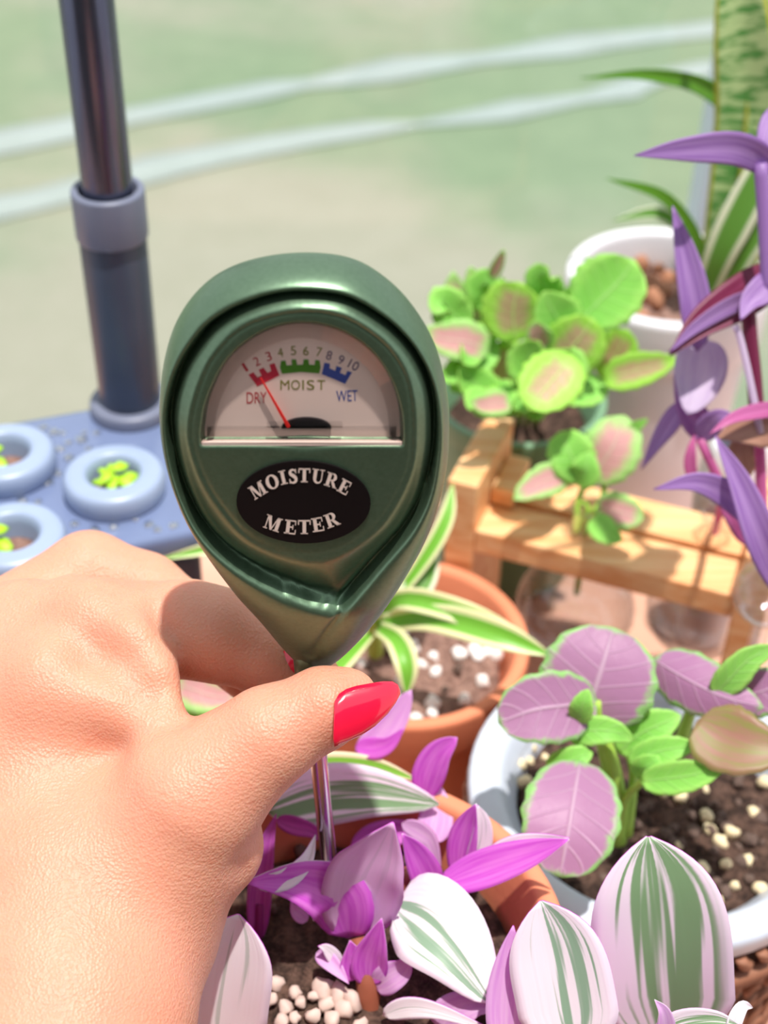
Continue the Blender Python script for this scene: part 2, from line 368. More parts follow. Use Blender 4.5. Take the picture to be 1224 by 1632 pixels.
L_PURD = leaf_plain('purple_heart_dark', (112, 32, 62), (136, 52, 90), 0.3)
L_PURK = leaf_plain('purple_heart_pink', (206, 96, 160), (222, 130, 190), 0.4)
L_PURL = leaf_plain('purple_heart_pale', (222, 202, 234), (236, 224, 242), 0.5)
L_TAN = leaf_plain('purple_heart_tan', (176, 128, 108), (190, 146, 126), 0.3)
L_STEMG = plain('coleus_stem', (168, 206, 84), 0.5, 0, 0.08); L_STEMB = plain('nanouk_stem_brown', (150, 84, 62), 0.6, 0, 0.15)
L_SEED = plain('seedling_green', (170, 220, 40), 0.5, 0, 0.1)

# ================================================================== the setting
TABLE_BACK, WIN_Y = 0.690, 0.82
V, F = box((0, 20.9, -0.93), 30, 20, 0.03); tag(mesh_obj('ground', V, F, M_LAWN, None, False, org=Vector((0, 0, 0))), kind='structure')
V, F = box((0, -0.55, -0.745), 2.2, 1.37, 0.025); tag(mesh_obj('floor', V, F, M_FLOOR, None, False), kind='structure')
V, F = box((0, -1.66, 0.9), 2.2, 0.05, 1.62); tag(mesh_obj('added_wall_back', V, F, M_ADDED_WALL, None, False), kind='structure')  # unseen wall behind the camera, added for what the meter reflects
def ground_strip(px_top, px_bot, name):
    T = spline([Wz(x, y, -0.9) for x, y in px_top], 30); B = spline([Wz(x, y, -0.9) for x, y in px_bot], 30)
    V, F = [], []
    for i in range(31):
        a = T[i].copy(); b = B[i].copy(); k = 0.05 * noise.noise(Vector((i * .5, 0, len(name)))); d = (a - b).normalized()
        a += d * k; b -= d * k * .7
        V += [(a.x, a.y, -0.899), (b.x, b.y, -0.899), (a.x, a.y, -0.893), (b.x, b.y, -0.893)]
    for i in range(30):
        p, q = i * 4, i * 4 + 4
        F += [(p + 2, p + 3, q + 3, q + 2), (p, q, q + 1, p + 1), (p, p + 2, q + 2, q), (p + 1, q + 1, q + 3, p + 3)]
    F += [(0, 1, 3, 2), (120, 122, 123, 121)]
    return tag(mesh_obj(name, V, F, M_STRIP, None, True, fixn=True), kind='structure')
ground_strip([(-2200, 560), (-500, 300), (0, 210), (220, 172), (500, 120), (800, 78), (1130, 36), (1700, -20)], [(-2200, 600), (-500, 330), (0, 250), (220, 200), (500, 148), (800, 104), (1130, 62), (1700, 0)], 'lawn_track')
ground_strip([(-2200, 690), (-500, 400), (0, 318), (250, 252), (500, 208), (800, 172), (1000, 130), (1130, 100), (1700, 30)], [(-2200, 740), (-500, 440), (0, 352), (250, 290), (500, 236), (800, 192), (1000, 158), (1130, 124), (1700, 45)], 'lawn_track')
win = empty('window_1', (0, WIN_Y, -0.72), kind='structure')
mx = Wy(1140, 190, WIN_Y).x
for x in (-1.6, -0.9, mx, 1.1, 1.6):
    V, F = box((x + 0.007, WIN_Y, 0.44), 0.011, 0.02, 1.14, 0.002); mesh_obj('window_frame', V, F, M_FRAME, win, False)
for z in (-0.69, 1.59):
    V, F = box((0, WIN_Y, z), 1.61, 0.02, 0.03, 0.002); mesh_obj('window_rail', V, F, M_FRAME, win, False)
for a, b in ((-1.6, -0.9), (-0.9, mx), (mx, 1.1), (1.1, 1.6)):
    V, F = box(((a + b) / 2 + 0.007, WIN_Y, 0.45), (b - a) / 2 - 0.009, 0.0025, 1.11); mesh_obj('window_pane', V, F, M_PANE, win, False)

# ------------------------------------------------------------------ table
TF = 0.10
tb = empty('table', (0, 0.4, -0.72), 'pinkish brown wooden table carrying all the potted plants', 'table')
PLK = 6; x0, x1 = -0.62, 0.62; wd = (TABLE_BACK - TF) / PLK
for i in range(PLK):
    y = TF + wd * (i + .5); V, F = box((0, y, -0.0125), x1, wd / 2 - 0.0006, 0.0125, 0.0012); mesh_obj('tabletop_board', V, F, M_TABLE, tb, False)
for x in (-.57, .57):
    V, F = box((x, 0.395, -0.055), 0.012, 0.24, 0.03, 0.002); mesh_obj('apron', V, F, M_TABLE, tb, False)
    for y in (0.14, 0.65):
        V, F = box((x, y, -0.3725), 0.025, 0.025, 0.3475, 0.003); mesh_obj('leg', V, F, M_TABLE, tb, False)

# ================================================================== pots
def pot(name, c, r, h, mat, label, cat, rim_h=0.02, rim_out=0.004, wall=0.006, taper=0.74, soil=M_SOIL, drop=0.018, seed=0, rnd=0.003, amp=0.004):
    """c = (x, y) centre, r = outer rim radius, h = height above the table"""
    e = empty(name, (c[0], c[1], 0), label, cat); rb = r * taper
    rr = r - rim_out; zr = h - rim_h
    rw = rb + (rr - rb) * (zr / h)
    body = [(0.0, 0.0), (rb, 0.0), (rw, zr + 0.001), (rw - 0.003, zr + 0.001), (rb - wall, 0.008), (0.0, 0.008)]
    V, F = lathe(rprof(body, 0.004), (c[0], c[1], 0), 64); mesh_obj('pot_body', V, F, mat, e)
    rim = [(rw - 0.002, zr), (r - rim_out * .2, zr), (r, h), (r - wall, h), (rr - wall - 0.001, zr), (rw - 0.002, zr)]
    V, F = lathe(rprof(rim, rnd, 4), (c[0], c[1], 0), 64); mesh_obj('rim', V, F, mat, e, fixn=True)
    inner = [(r - wall - .0004, h - .004), (rr - wall - 0.0012, h - rim_h), (rb - wall + 0.002, 0.02)]
    V, F = lathe(inner, (c[0], c[1], 0), 64); mesh_obj('inner_wall', V, F, mat, e)
    ri = (rb - wall) + (rr - wall - rb + wall) * ((h - drop) / h)
    soil_disc(e, (c[0], c[1], h - drop), ri + 0.0015, soil, seed=seed, amp=amp)
    return e, h - drop, ri
def scatter(e, c, zs, spots, mat, r0, r1, name='perlite'):
    base = None
    for i, s in enumerate(spots):
        if len(s) == 2 and isinstance(s[0], (int, float)) and abs(s[0]) > 3: p = Wz(s[0], s[1], zs)
        else: p = Vector((s[0], s[1], zs))
        r = random.uniform(r0, r1)
        if base is None: base = pebble(name, mat, e, (p.x, p.y, zs + r0 * .4), r0, i); continue
        k = r / r0
        share(name, base, e, (p.x, p.y, zs + r * .4), (random.random() * 6, random.random() * 6, random.random() * 6), (k, k * random.uniform(.7, 1), k * random.uniform(.7, 1)))
def ring_spots(c, r, n, a0=0, a1=360):
    out = []
    for i in range(n):
        a = math.radians(random.uniform(a0, a1)); q = r * math.sqrt(random.random()); out.append((c[0] + q * math.cos(a), c[1] + q * math.sin(a)))
    return out

# front terracotta pot (the tested one)
hF = 0.140; cF = Wz(560, 1500, hF); rF = 350 * pxm(0.42)
potF, sF, riF = pot('terracotta_pot', cF, rF, hF, M_TERRA, 'terracotta pot in front holding the pink striped plant and the meter probe', 'flower pot', seed=1, drop=0.020, rnd=0.003)
scatter(potF, cF, sF, [(480, 1600), (500, 1590), (520, 1605), (540, 1590), (455, 1610), (470, 1625), (500, 1622), (530, 1628), (550, 1612), (432, 1595), (440, 1570), (450, 1630), (515, 1580), (560, 1600), (575, 1640), (470, 1585)], M_GRAV, 0.0018, 0.0038, 'gravel')
scatter(potF, cF, sF, [(435, 1450), (460, 1420), (452, 1340), (470, 1320), (440, 1400), (480, 1360), (700, 1500), (650, 1540)], M_CRUMB, 0.0015, 0.003, 'soil_crumb')
# grey pot
hG = 0.095; cG = Wz(1045, 1252, hG); rG = 303 * pxm(0.52)
potG, sG, riG = pot('grey_pot', cG, rG, hG, M_GREYPOT, 'pale grey glazed pot with the purple and green leaved plant, at right', 'flower pot', rim_h=0.012, rim_out=0.006, wall=0.0115, taper=0.76, seed=5, drop=0.014, rnd=0.004)
scatter(potG, cG, sG, [(845, 1215), (828, 1222), (868, 1210), (850, 1195), (835, 1250), (1125, 1305), (1130, 1326), (1147, 1345), (1157, 1380), (1118, 1390), (1170, 1415), (1060, 1265), (1120, 1260), (1085, 1275), (1165, 1330), (1200, 1300), (1190, 1375), (1210, 1420), (1080, 1350), (1218, 1250), (1050, 1150), (1040, 1120), (1070, 1130), (880, 1240), (1140, 1440)], M_PERLY, 0.0018, 0.0032)
scatter(potG, cG, sG, ring_spots(cG, riG * .9, 110), M_CRUMB, 0.0012, 0.003, 'soil_crumb')
# second terracotta pot
hT = 0.080; cT = Wz(650, 1015, hT); rT = 196 * pxm(0.60)
potT, sT, riT = pot('terracotta_pot', cT, rT, hT, M_TERRA, 'terracotta pot with speckled soil and the green and cream spider plant', 'flower pot', rim_h=0.022, seed=9, soil=M_SOIL2, drop=0.013, rnd=0.003)
scatter(potT, cT, sT, [(691, 1050), (672, 1062), (694, 1074), (732, 1047), (768, 1090), (690, 1125), (688, 1140), (662, 1152), (755, 1038), (775, 1044), (790, 1048), (702, 975), (730, 980), (640, 1015), (660, 1035), (615, 1000), (575, 1062), (640, 1090), (780, 1000), (650, 985), (590, 1030), (715, 985), (740, 1120), (625, 1110), (760, 1050)], M_PERL, 0.0025, 0.0036)
scatter(potT, cT, sT, [(655, 1020), (590, 1070), (620, 1040), (710, 1100), (730, 1070)], M_CRUMB, 0.0015, 0.003, 'soil_crumb')
# sage green planter
cP = Wz(832, 655, 0.11); cP = (cP.x, 0.580)
potP, sP, riP = pot('planter', cP, 0.043, 0.106, M_GREENPOT, 'round sage green planter overflowing with lime and pink leaves', 'planter', rim_h=0.012, rim_out=0.003, wall=0.004, taper=0.8, seed=12)
# white pot
cWp = Wz(1066, 436, 0.135)
potW, sW, riW = pot('white_pot', cWp, 166 * pxm(0.72), 0.135, M_WHITEPOT, 'white ceramic pot with bark chips and the tall banded plant, far right', 'flower pot', rim_h=0.03, rim_out=0.003, wall=0.008, taper=0.78, seed=15, soil=M_SOIL2, drop=0.02, rnd=0.004)
scatter(potW, cWp, sW, [(1050, 435), (1040, 455), (1020, 430), (1065, 450), (1000, 440), (1055, 470), (1030, 470)] + ring_spots(cWp, riW * .8, 12), M_BARK, 0.004, 0.0065, 'bark_chip')

# ------------------------------------------------------------------ wicker basket around the grey pot
bk = empty('wicker_basket', (cG.x, cG.y, 0), 'brown woven wicker basket holding the grey pot, in the lower right corner', 'basket')
BH = 0.084
def bk_r(z): return 0.0600 + 0.0075 * z / BH
V, F = lathe([(0, .0004), (bk_r(0) - .002, .0004), (bk_r(BH) - .002, BH - .003), (bk_r(BH) - .0035, BH - .003), (bk_r(0) - .0035, .0015), (0, .0015)], cG.xy.to_3d(), 64); mesh_obj('basket_lining', V, F, M_WICKD, bk, fixn=True)
strand = None
for row, (z, k, ang, sc_) in enumerate([(.079, 52, -50, .8), (.058, 44, 62, .9), (.045, 52, 28, 1.0), (.031, 50, 62, .9), (.014, 50, -50, 1.0)]):
    for i in range(k):
        a = 2 * math.pi * (i + .5 * (row % 2)) / k; r = bk_r(z); q = Vector((math.cos(a), math.sin(a), 0)); tn = Vector((-q.y, q.x, 0)); up = (Vector((0, 0, 1)) + q * .09).normalized()
        g = math.radians(ang); X = tn * math.cos(g) + up * math.sin(g); Zx = (q - up * .09).normalized(); Y = Zx.cross(X).normalized(); Zx = X.cross(Y)
        rot = Matrix((X, Y, Zx)).transposed().to_euler(); p = Vector((cG.x, cG.y, z)) + q * r
        if strand is None:
            strand = pebble('strand', M_WICK, bk, p, 1.0, 3)
            for v in strand.data.vertices: v.co = Vector((v.co.x * .0068, v.co.y * .0026, v.co.z * .0026))
            strand.rotation_euler = rot; strand.scale = (sc_, 1, 1); continue
        share('strand', strand, bk, p, rot, (sc_, random.uniform(.85, 1.1), 1))
for z, rr in ((.0705, .0032), (.066, .0026), (.0225, .003), (.003, .003)):
    n = 72; V, F = [], []
    for i in range(n):
        a = 2 * math.pi * i / n; q = Vector((math.cos(a), math.sin(a), 0))
        for j in range(8):
            b = 2 * math.pi * j / 8; V.append(Vector((cG.x, cG.y, z)) + q * (bk_r(z) + rr * math.cos(b)) + Vector((0, 0, rr * math.sin(b))))
    for i in range(n):
        for j in range(8): F.append((i * 8 + j, ((i + 1) % n) * 8 + j, ((i + 1) % n) * 8 + (j + 1) % 8, i * 8 + (j + 1) % 8))
    mesh_obj('cane_ring', V, F, M_WICK, bk)

# ================================================================== hydroponic garden
zd = 0.140
A = Wz(-40, 682, zd); B = Wz(255, 630, zd); ex = (B - A).normalized(); ey = Vector((-ex.y, ex.x, 0))
fr = Wz(240, 862, zd); depth = (A - fr).dot(ey); right = (Wz(318, 800, zd) - A).dot(ex); left = -0.14
hyd = empty('hydroponic_garden', A + ex * ((left + right) / 2) - ey * depth / 2 - Vector((0, 0, zd)), 'dark hydroponic planter with pale round collars and a telescopic pole', 'hydroponic planter')
def Hq(u, v, z): return A + ex * u - ey * v + Vector((0, 0, z - zd))
def hbox(u0, u1, v0, v1, z0, z1, bev): return hexa([Hq(u0, v1, z0), Hq(u1, v1, z0), Hq(u1, v0, z0), Hq(u0, v0, z0), Hq(u0, v1, z1), Hq(u1, v1, z1), Hq(u1, v0, z1), Hq(u0, v0, z1)], bev)
V, F = hbox(left + .003, right - .003, .003, depth - .003, 0.0, zd - .012, .006); mesh_obj('tank', V, F, M_TANK, hyd)
V, F = hbox(left, right, 0, depth, zd - .012, zd, .003); deck = mesh_obj('deck', V, F, M_DECK, hyd)
def collar(px, py, seed):
    c = Wz(px, py, zd + .006); R = 82 * pxm(0.575); e = None
    pr = rprof([(R * .46, -.012), (R * .98, -.006), (R, .0), (R * .93, .004), (R * .56, .005), (R * .48, .002), (R * .40, -.010), (R * .3, -.012)], .002)
    V, F = lathe(pr, (c.x, c.y, zd + .006), 48); mesh_obj('collar', V, F, M_COLLAR, hyd, fixn=True)
    V, F = lathe([(0, 0), (R * .42, 0)], (c.x, c.y, zd + .0006), 32); mesh_obj('grow_plug', V, F, M_SOIL2, hyd)
    return c
cols = [collar(182, 765, 1), collar(8, 730, 2), collar(20, 862, 3)]
for u, v in ((-.09, .05), ):
    p = Hq(u, v, zd)
pb = Wz(210, 652, zd); pv = Vector((0, 0, 1))
rs = 51 * pxm(0.605)
zt = Wy(170, 300, pb.y).z; ztop = 0.42
# square foot, sleeve, cap, tube
V, F = lathe(rprof([(0, -.001), (rs * 1.35, -.001), (rs * 1.3, .006), (0, .006)], .002), pb, 40); mesh_obj('pole_foot', V, F, M_SLEEVECAP, hyd)
V, F = lathe(rprof([(0, .004), (rs * .97, .004), (rs, zt - zd - .020), (0, zt - zd - .020)], .001), pb, 40); mesh_obj('pole_sleeve', V, F, M_SLEEVE, hyd)
V, F = lathe(rprof([(rs * .5, zt - zd - .0205), (rs * 1.07, zt - zd - .0205), (rs * 1.07, zt - zd), (rs * .86, zt - zd + .0005), (rs * .80, zt - zd - .004), (rs * .5, zt - zd - .004)], .0012), pb, 40); mesh_obj('sleeve_cap', V, F, M_SLEEVECAP, hyd)
V, F = lathe(rprof([(0, .01), (rs * .74, .01), (rs * .74, ztop - zd), (0, ztop - zd)], .001), pb, 40); mesh_obj('pole_tube', V, F, M_TUBE, hyd)
dr = None
drops = [(60, 700), (85, 690), (108, 706), (130, 702), (95, 716), (110, 730), (155, 690), (90, 754), (35, 797), (238, 836), (215, 828), (120, 835), (150, 845), (60, 800), (180, 840), (135, 690), (75, 770), (275, 838), (250, 845), (70, 682), (20, 690), (300, 812), (200, 820), (100, 690), (140, 715)]
for i, (x, y) in enumerate(drops):
    p = Wz(x, y, zd); k = random.uniform(.7, 1.4)
    if dr is None:
        dr = pebble('water_droplet', M_DROP, hyd, p, .0022, 0); dr.scale = (1, 1, .55); continue
    share('water_droplet', dr, hyd, p, (0, 0, random.random() * 6), (k, k * .8, k * .5))
def seedling(c, k, label, off=(0, 0)):
    e = empty('seedling', (c.x + off[0], c.y + off[1], zd + .001), label, 'seedling', 'seedlings in the hydroponic collars')
    for i in range(k):
        a = i * 2.4; r = .0035 + .0012 * (i % 3); p = Vector((c.x + off[0] + r * math.cos(a), c.y + off[1] + r * math.sin(a), zd + .006 + .0015 * (i % 4)))
        o = pebble('leaf', L_SEED, e, p, 1, i)
        for v in o.data.vertices: v.co = Vector((v.co.x * .0042, v.co.y * .0026, v.co.z * .0012))
        o.rotation_euler = (.3, .2, a)
    V, F = tube([(c.x + off[0], c.y + off[1], zd + .0006), (c.x + off[0], c.y + off[1], zd + .006)], .001, 6, 3); mesh_obj('stem', V, F, L_SEED, e)
seedling(cols[0], 9, 'lime seedling in the collar nearest the pole'); seedling(cols[1], 6, 'lime seedling in the collar cut by the left picture edge, farther one', (-.006, -.003)); seedling(cols[2], 7, 'lime seedling in the collar just above the hand', (-.007, -.002))

# ================================================================== wooden stand with glass bulbs
zs_ = 0.100; th = 0.0125
fl, frt = Wz(757, 845, zs_), Wz(1172, 950, zs_); sx_ = (frt - fl).normalized(); sy_ = Vector((-sx_.y, sx_.x, 0)); SL = (frt - fl).length
std = empty('propagation_stand', fl + sx_ * SL / 2 + sy_ * .02 - Vector((0, 0, zs_)), 'pale pine wooden stand with a slotted plank and thick end block', 'plant stand')
def Sq(u, v, z): return fl + sx_ * u + sy_ * v + Vector((0, 0, z - zs_))
def sbox(u0, u1, v0, v1, z0, z1, bev): return hexa([Sq(u0, v0, z0), Sq(u1, v0, z0), Sq(u1, v1, z0), Sq(u0, v1, z0), Sq(u0, v0, z1), Sq(u1, v0, z1), Sq(u1, v1, z1), Sq(u0, v1, z1)], bev)
SD = 0.050
V, F = sbox(0, SL, 0, .0195, zs_ - th, zs_, .0012); mesh_obj('front_rail', V, F, M_WOOD, std, False)
V, F = sbox(0, SL, .0215, .0255, zs_ - th, zs_ - .002, .0006); mesh_obj('middle_slat', V, F, M_WOOD, std, False)
V, F = sbox(0, SL, .0275, SD, zs_ - th, zs_, .0012); mesh_obj('rear_rail', V, F, M_WOOD, std, False)
V, F = sbox(-.0135, -.0001, -.0005, SD + .004, 0.0, zs_ + .024, .0012); mesh_obj('end_block', V, F, M_WOOD, std, False)
V, F = sbox(.0005, .011, .020, SD - .004, zs_, zs_ + .010, .001); mesh_obj('bracket_block', V, F, M_WOOD, std, False)
V, F = sbox(SL + .0001, SL + .0135, -.002, SD + .004, 0.0, zs_ + .024, .0012); mesh_obj('end_block', V, F, M_WOOD, std, False)
def bulb(u, v, R, label, neck_up=.014):
    p = Sq(u, v, 0); zc = zs_ - th - .004 - R
    e = empty('glass_bulb', (p.x, p.y, zc - R), label, 'glass vase', 'glass bulbs hanging in the stand')
    rn = .0068
    pr = []
    for i in range(22):
        a = -math.pi / 2 + (math.pi - math.asin(rn / R) * 1.0) * i / 21; pr.append((max(0, R * math.cos(a)), zc + R * math.sin(a)))
    pr += [(rn, zs_ - th), (rn, zs_ + neck_up), (rn + .0012, zs_ + neck_up + .0015), (rn - .0004, zs_ + neck_up + .0018), (rn - .001, zs_ + neck_up)]
    V, F = lathe(pr, (p.x, p.y, 0), 40); mesh_obj('bulb', V, F, M_GLASS, e, True, org=Vector((p.x, p.y, zc)))
    h = zc + R * .2; pw = [(0, zc - R * .96)] + [(R * .96 * math.cos(-math.pi / 2 + 1.77 * i / 12), zc + R * .96 * math.sin(-math.pi / 2 + 1.77 * i / 12)) for i in range(1, 13)] + [(0, h)]
    V, F = lathe(pw, (p.x, p.y, 0), 32); mesh_obj('water', V, F, M_WATER, e, True, org=Vector((p.x, p.y, zc)))
    return p
b1 = bulb(.045, .0155, .027, 'clear glass bulb under the plank holding the small leafy cutting'); b2 = bulb(.098, .034, .024, 'clear glass bulb under the right end of the plank, holding purple stems', .012)
# footed bulb vase at the right edge
pv_ = W(1226, 945, 0.545); Rv = 58 * pxm(.545)
vs = empty('bulb_vase', (pv_.x, pv_.y, 0), 'small round clear glass vase at the right picture edge', 'glass vase')
pr = [(0.0, .0005), (.018, .0005), (.018, .002), (.004, .005), (.0035, pv_.z - Rv * 1.0)] + [(Rv * math.cos(a), pv_.z + Rv * math.sin(a)) for a in [-1.3 + 2.5 * i / 16 for i in range(17)]] + [(Rv * .42, pv_.z + Rv * 1.25), (Rv * .5, pv_.z + Rv * 1.5)]
V, F = lathe(pr, (pv_.x, pv_.y, 0), 40); mesh_obj('vase_glass', V, F, M_GLASS, vs)
pw = [(0, pv_.z - Rv * .95)] + [(Rv * .95 * math.cos(-math.pi / 2 + 1.7 * i / 10), pv_.z + Rv * .95 * math.sin(-math.pi / 2 + 1.7 * i / 10)) for i in range(1, 11)] + [(0, pv_.z + Rv * .13)]
V, F = lathe(pw, (pv_.x, pv_.y, 0), 32); mesh_obj('water', V, F, M_WATER, vs)
# small white vase behind the purple stems
pw_ = W(1172, 742, 0.655); wv = empty('white_vase', (pw_.x, pw_.y, 0), 'small white ceramic vase half hidden behind the purple leaves', 'vase'); hz = pw_.z
pr = rprof([(0, .001), (.012, .001), (.0165, hz - .012), (.0145, hz + .006), (.012, hz + .013), (.0095, hz + .013), (.012, hz), (.013, hz - .014), (0, .01)], .003)
V, F = lathe(pr, (pw_.x, pw_.y, 0), 40); mesh_obj('vase_body', V, F, M_WHITEPOT, wv, fixn=True)

# ================================================================== moisture meter
TIP = W(494, 1066, 0.384); LEAN = math.radians(4.0)
vax = Vector((-0.035, math.sin(LEAN), math.cos(LEAN))).normalized()
nax = Vector((0, -math.cos(LEAN), math.sin(LEAN))); nax = (nax - vax * nax.dot(vax)).normalized(); uax = vax.cross(nax).normalized()
if uax.x < 0: uax = -uax
THK = 0.012
ORG = TIP + nax * THK                                                  # face plane h=0 passes THK in front of the tip
def Muv(px, py, h=0.0):
    r = ray(px, py); k = ((ORG + nax * h) - CAM).dot(nax) / r.dot(nax); p = CAM + r * k - ORG
    return (p.dot(uax), p.dot(vax))
def Mw(u, v, h): return ORG + uax * u + vax * v + nax * h
def Mp(px, py, h=0.0):
    u, v = Muv(px, py, h); return Mw(u, v, h)
meter = empty('moisture_meter', Mw(0, 0, -THK), 'green teardrop moisture meter with half-round dial held upright by the hand', 'moisture meter')
sil = [(505, 408), (570, 420), (625, 455), (665, 500), (695, 555), (712, 620), (716, 680), (712, 740), (698, 800), (675, 860), (645, 915), (610, 970), (575, 1015), (540, 1050), (512, 1066), (497, 1069), (480, 1060), (450, 1030), (415, 985), (375, 935), (335, 875), (300, 810), (275, 745), (260, 680), (257, 620), (265, 560), (285, 505), (320, 460), (365, 430), (430, 412)]
c1 = [(481, 470), (550, 478), (608, 510), (645, 543), (669, 576), (685, 610), (693, 645), (695, 698), (690, 745), (681, 788), (667, 822), (648, 853), (625, 880), (600, 908), (575, 938), (545, 970), (525, 968), (480, 955), (420, 930), (360, 892), (318, 849), (289, 792), (271, 727), (267, 661), (285, 592), (322, 535), (350, 510), (383, 492), (430, 476)]
tail = [(545, 970), (530, 993), (515, 1020), (500, 1048), (495, 1060)]
c3 = [(481, 496), (550, 506), (608, 543), (640, 584), (655, 629), (659, 686), (653, 747), (624, 808), (591, 849), (534, 882), (469, 886), (403, 862), (358, 817), (322, 759), (303, 686), (322, 604), (354, 551), (403, 514)]
dial = [(319, 711), (319, 690), (325, 650), (340, 610), (362, 573), (395, 543), (435, 522), (481, 514), (530, 522), (575, 545), (607, 577), (628, 615), (640, 655), (643, 690), (643, 711)]
dial = [dial[0]] + [(p.x, p.y) for p in spline([Vector((x, y, 0)) for x, y in dial[1:-1]], 48)] + [dial[-1]]
def smooth_closed(pts, n):
    P = [Vector((p[0], p[1])) for p in pts]; out = []; m = len(P)
    for i in range(m):
        a, b, c, d = P[i - 1], P[i], P[(i + 1) % m], P[(i + 2) % m]
        for s in range(n):
            t = s / n; out.append(0.5 * ((2 * b) + (c - a) * t + (2 * a - 5 * b + 4 * c - d) * t * t + (3 * b - a - 3 * c + d) * t ** 3))
    return np.array([(p.x, p.y) for p in out])
def poly_dist(Q, P, closed=True):
    A = P; B = np.roll(P, -1, 0) if closed else P[1:]
    if not closed: A = P[:-1]
    best = np.full(len(Q), 1e9)
    for a, b in zip(A, B):
        d = b - a; L = d.dot(d) + 1e-18; t = np.clip(((Q - a) @ d) / L, 0, 1); best = np.minimum(best, np.hypot(*(Q - (a + t[:, None] * d)).T))
    return best
def inside(Q, P):
    r = np.zeros(len(Q), bool); B = np.roll(P, -1, 0)
    for (x1, y1), (x2, y2) in zip(P, B):
        cnd = ((y1 > Q[:, 1]) != (y2 > Q[:, 1])); 
        with np.errstate(divide='ignore', invalid='ignore'): xx = (x2 - x1) * (Q[:, 1] - y1) / (y2 - y1 + 1e-18) + x1
        r ^= cnd & (Q[:, 0] < xx)
    return r
silUV = smooth_closed([Muv(x, y, -THK) for x, y in sil], 6)
c1UV = smooth_closed([Muv(x, y, -.001) for x, y in c1], 5)
c3UV = smooth_closed([Muv(x, y, 0) for x, y in c3], 5)
dialUV = np.array([Muv(x, y, 0) for x, y in dial])
tailUV = np.array([Muv(x, y, -.003) for x, y in tail])
cen = np.array(Muv(484, 640, 0))
ang = np.arctan2(silUV[:, 1] - cen[1], silUV[:, 0] - cen[0]); rad = np.hypot(silUV[:, 0] - cen[0], silUV[:, 1] - cen[1]); od = np.argsort(ang); ang, rad = ang[od], rad[od]
NA, NR = 640, 170
TH = np.linspace(-math.pi, math.pi, NA, endpoint=False); RB = np.interp(TH, ang, rad, period=2 * math.pi)
ss = 1 - (1 - np.linspace(0, 1, NR + 1)) ** 1.25
Q = np.array([[cen[0] + RB[k] * s * math.cos(TH[k]), cen[1] + RB[k] * s * math.sin(TH[k])] for s in ss[1:] for k in range(NA)])
dS = poly_dist(Q, silUV); d1 = poly_dist(Q, c1UV); i1 = inside(Q, c1UV); d3 = poly_dist(Q, c3UV); i3 = inside(Q, c3UV); dT = poly_dist(Q, tailUV, False); dD = poly_dist(Q, dialUV); iD = inside(Q, dialUV)
sst = lambda x: np.clip(x, 0, 1) ** 2 * (3 - 2 * np.clip(x, 0, 1))
tO = dS / (dS + d1 + 1e-9); scal = np.clip((dS + d1) / 0.006, 0.35, 1.0)
hO = -THK + (THK - .0006) * np.sqrt(np.clip(1 - (1 - tO) ** 2.2, 0, 1)) * (0.55 + 0.45 * np.clip((Q[:, 1] + .002) / .03, 0, 1))
tI = d1 / (d1 + d3 + 1e-9); slope = np.clip((d1 + d3) / 0.012, 0, 1)
hI = -.0032 - .003 * slope * (1 - np.clip(tI * 1.2, 0, 1)) + (.0032 + .003 * slope * 0) * sst(tI)
H = np.where(i3, 0.0, np.where(i1, hI, hO))
H = H - .0020 * np.exp(-(d1 / .0009) ** 2) - .0014 * np.exp(-(dT / .0009) ** 2) * (~i1)
H = H + .0005 * np.exp(-((d1 - .0022) / .0009) ** 2) * i1
H = np.where(i3, H - .0004 * np.exp(-(d3 / .0006) ** 2), H)
H = np.where(iD, -.0032 * sst(dD / .0009), H)
Hg = H.reshape(NR, NA)
for _ in range(4): Hg = (Hg * 2 + np.roll(Hg, 1, 1) + np.roll(Hg, -1, 1)) / 4; Hg[1:-1] = (Hg[1:-1] * 2 + Hg[:-2] + Hg[2:]) / 4
H = Hg.reshape(-1)
H[-NA:] = -THK
Vv = [Mw(cen[0], cen[1], -.0032)] + [Mw(q[0], q[1], h) for q, h in zip(Q, H)]
Ff = [(0, 1 + k, 1 + (k + 1) % NA) for k in range(NA)]
for i in range(NR - 1):
    for k in range(NA):
        l = (k + 1) % NA; Ff.append((1 + i * NA + k, 1 + (i + 1) * NA + k, 1 + (i + 1) * NA + l, 1 + i * NA + l))
base = 1 + (NR - 1) * NA; NB = 14                                      # domed back
for b in range(1, NB + 1):
    s = math.cos(b / NB * math.pi / 2); h = -THK - .015 * math.sin(b / NB * math.pi / 2)
    for k in range(NA): Vv.append(Mw(cen[0] + RB[k] * s * math.cos(TH[k]), cen[1] + RB[k] * s * math.sin(TH[k]), h))
    p0 = base + (b - 1) * NA; q0 = base + b * NA
    for k in range(NA):
        l = (k + 1) % NA; Ff.append((p0 + k, q0 + k, q0 + l, p0 + l))
body = mesh_obj('meter_body', Vv, Ff, M_GREEN, meter, fixn=False)
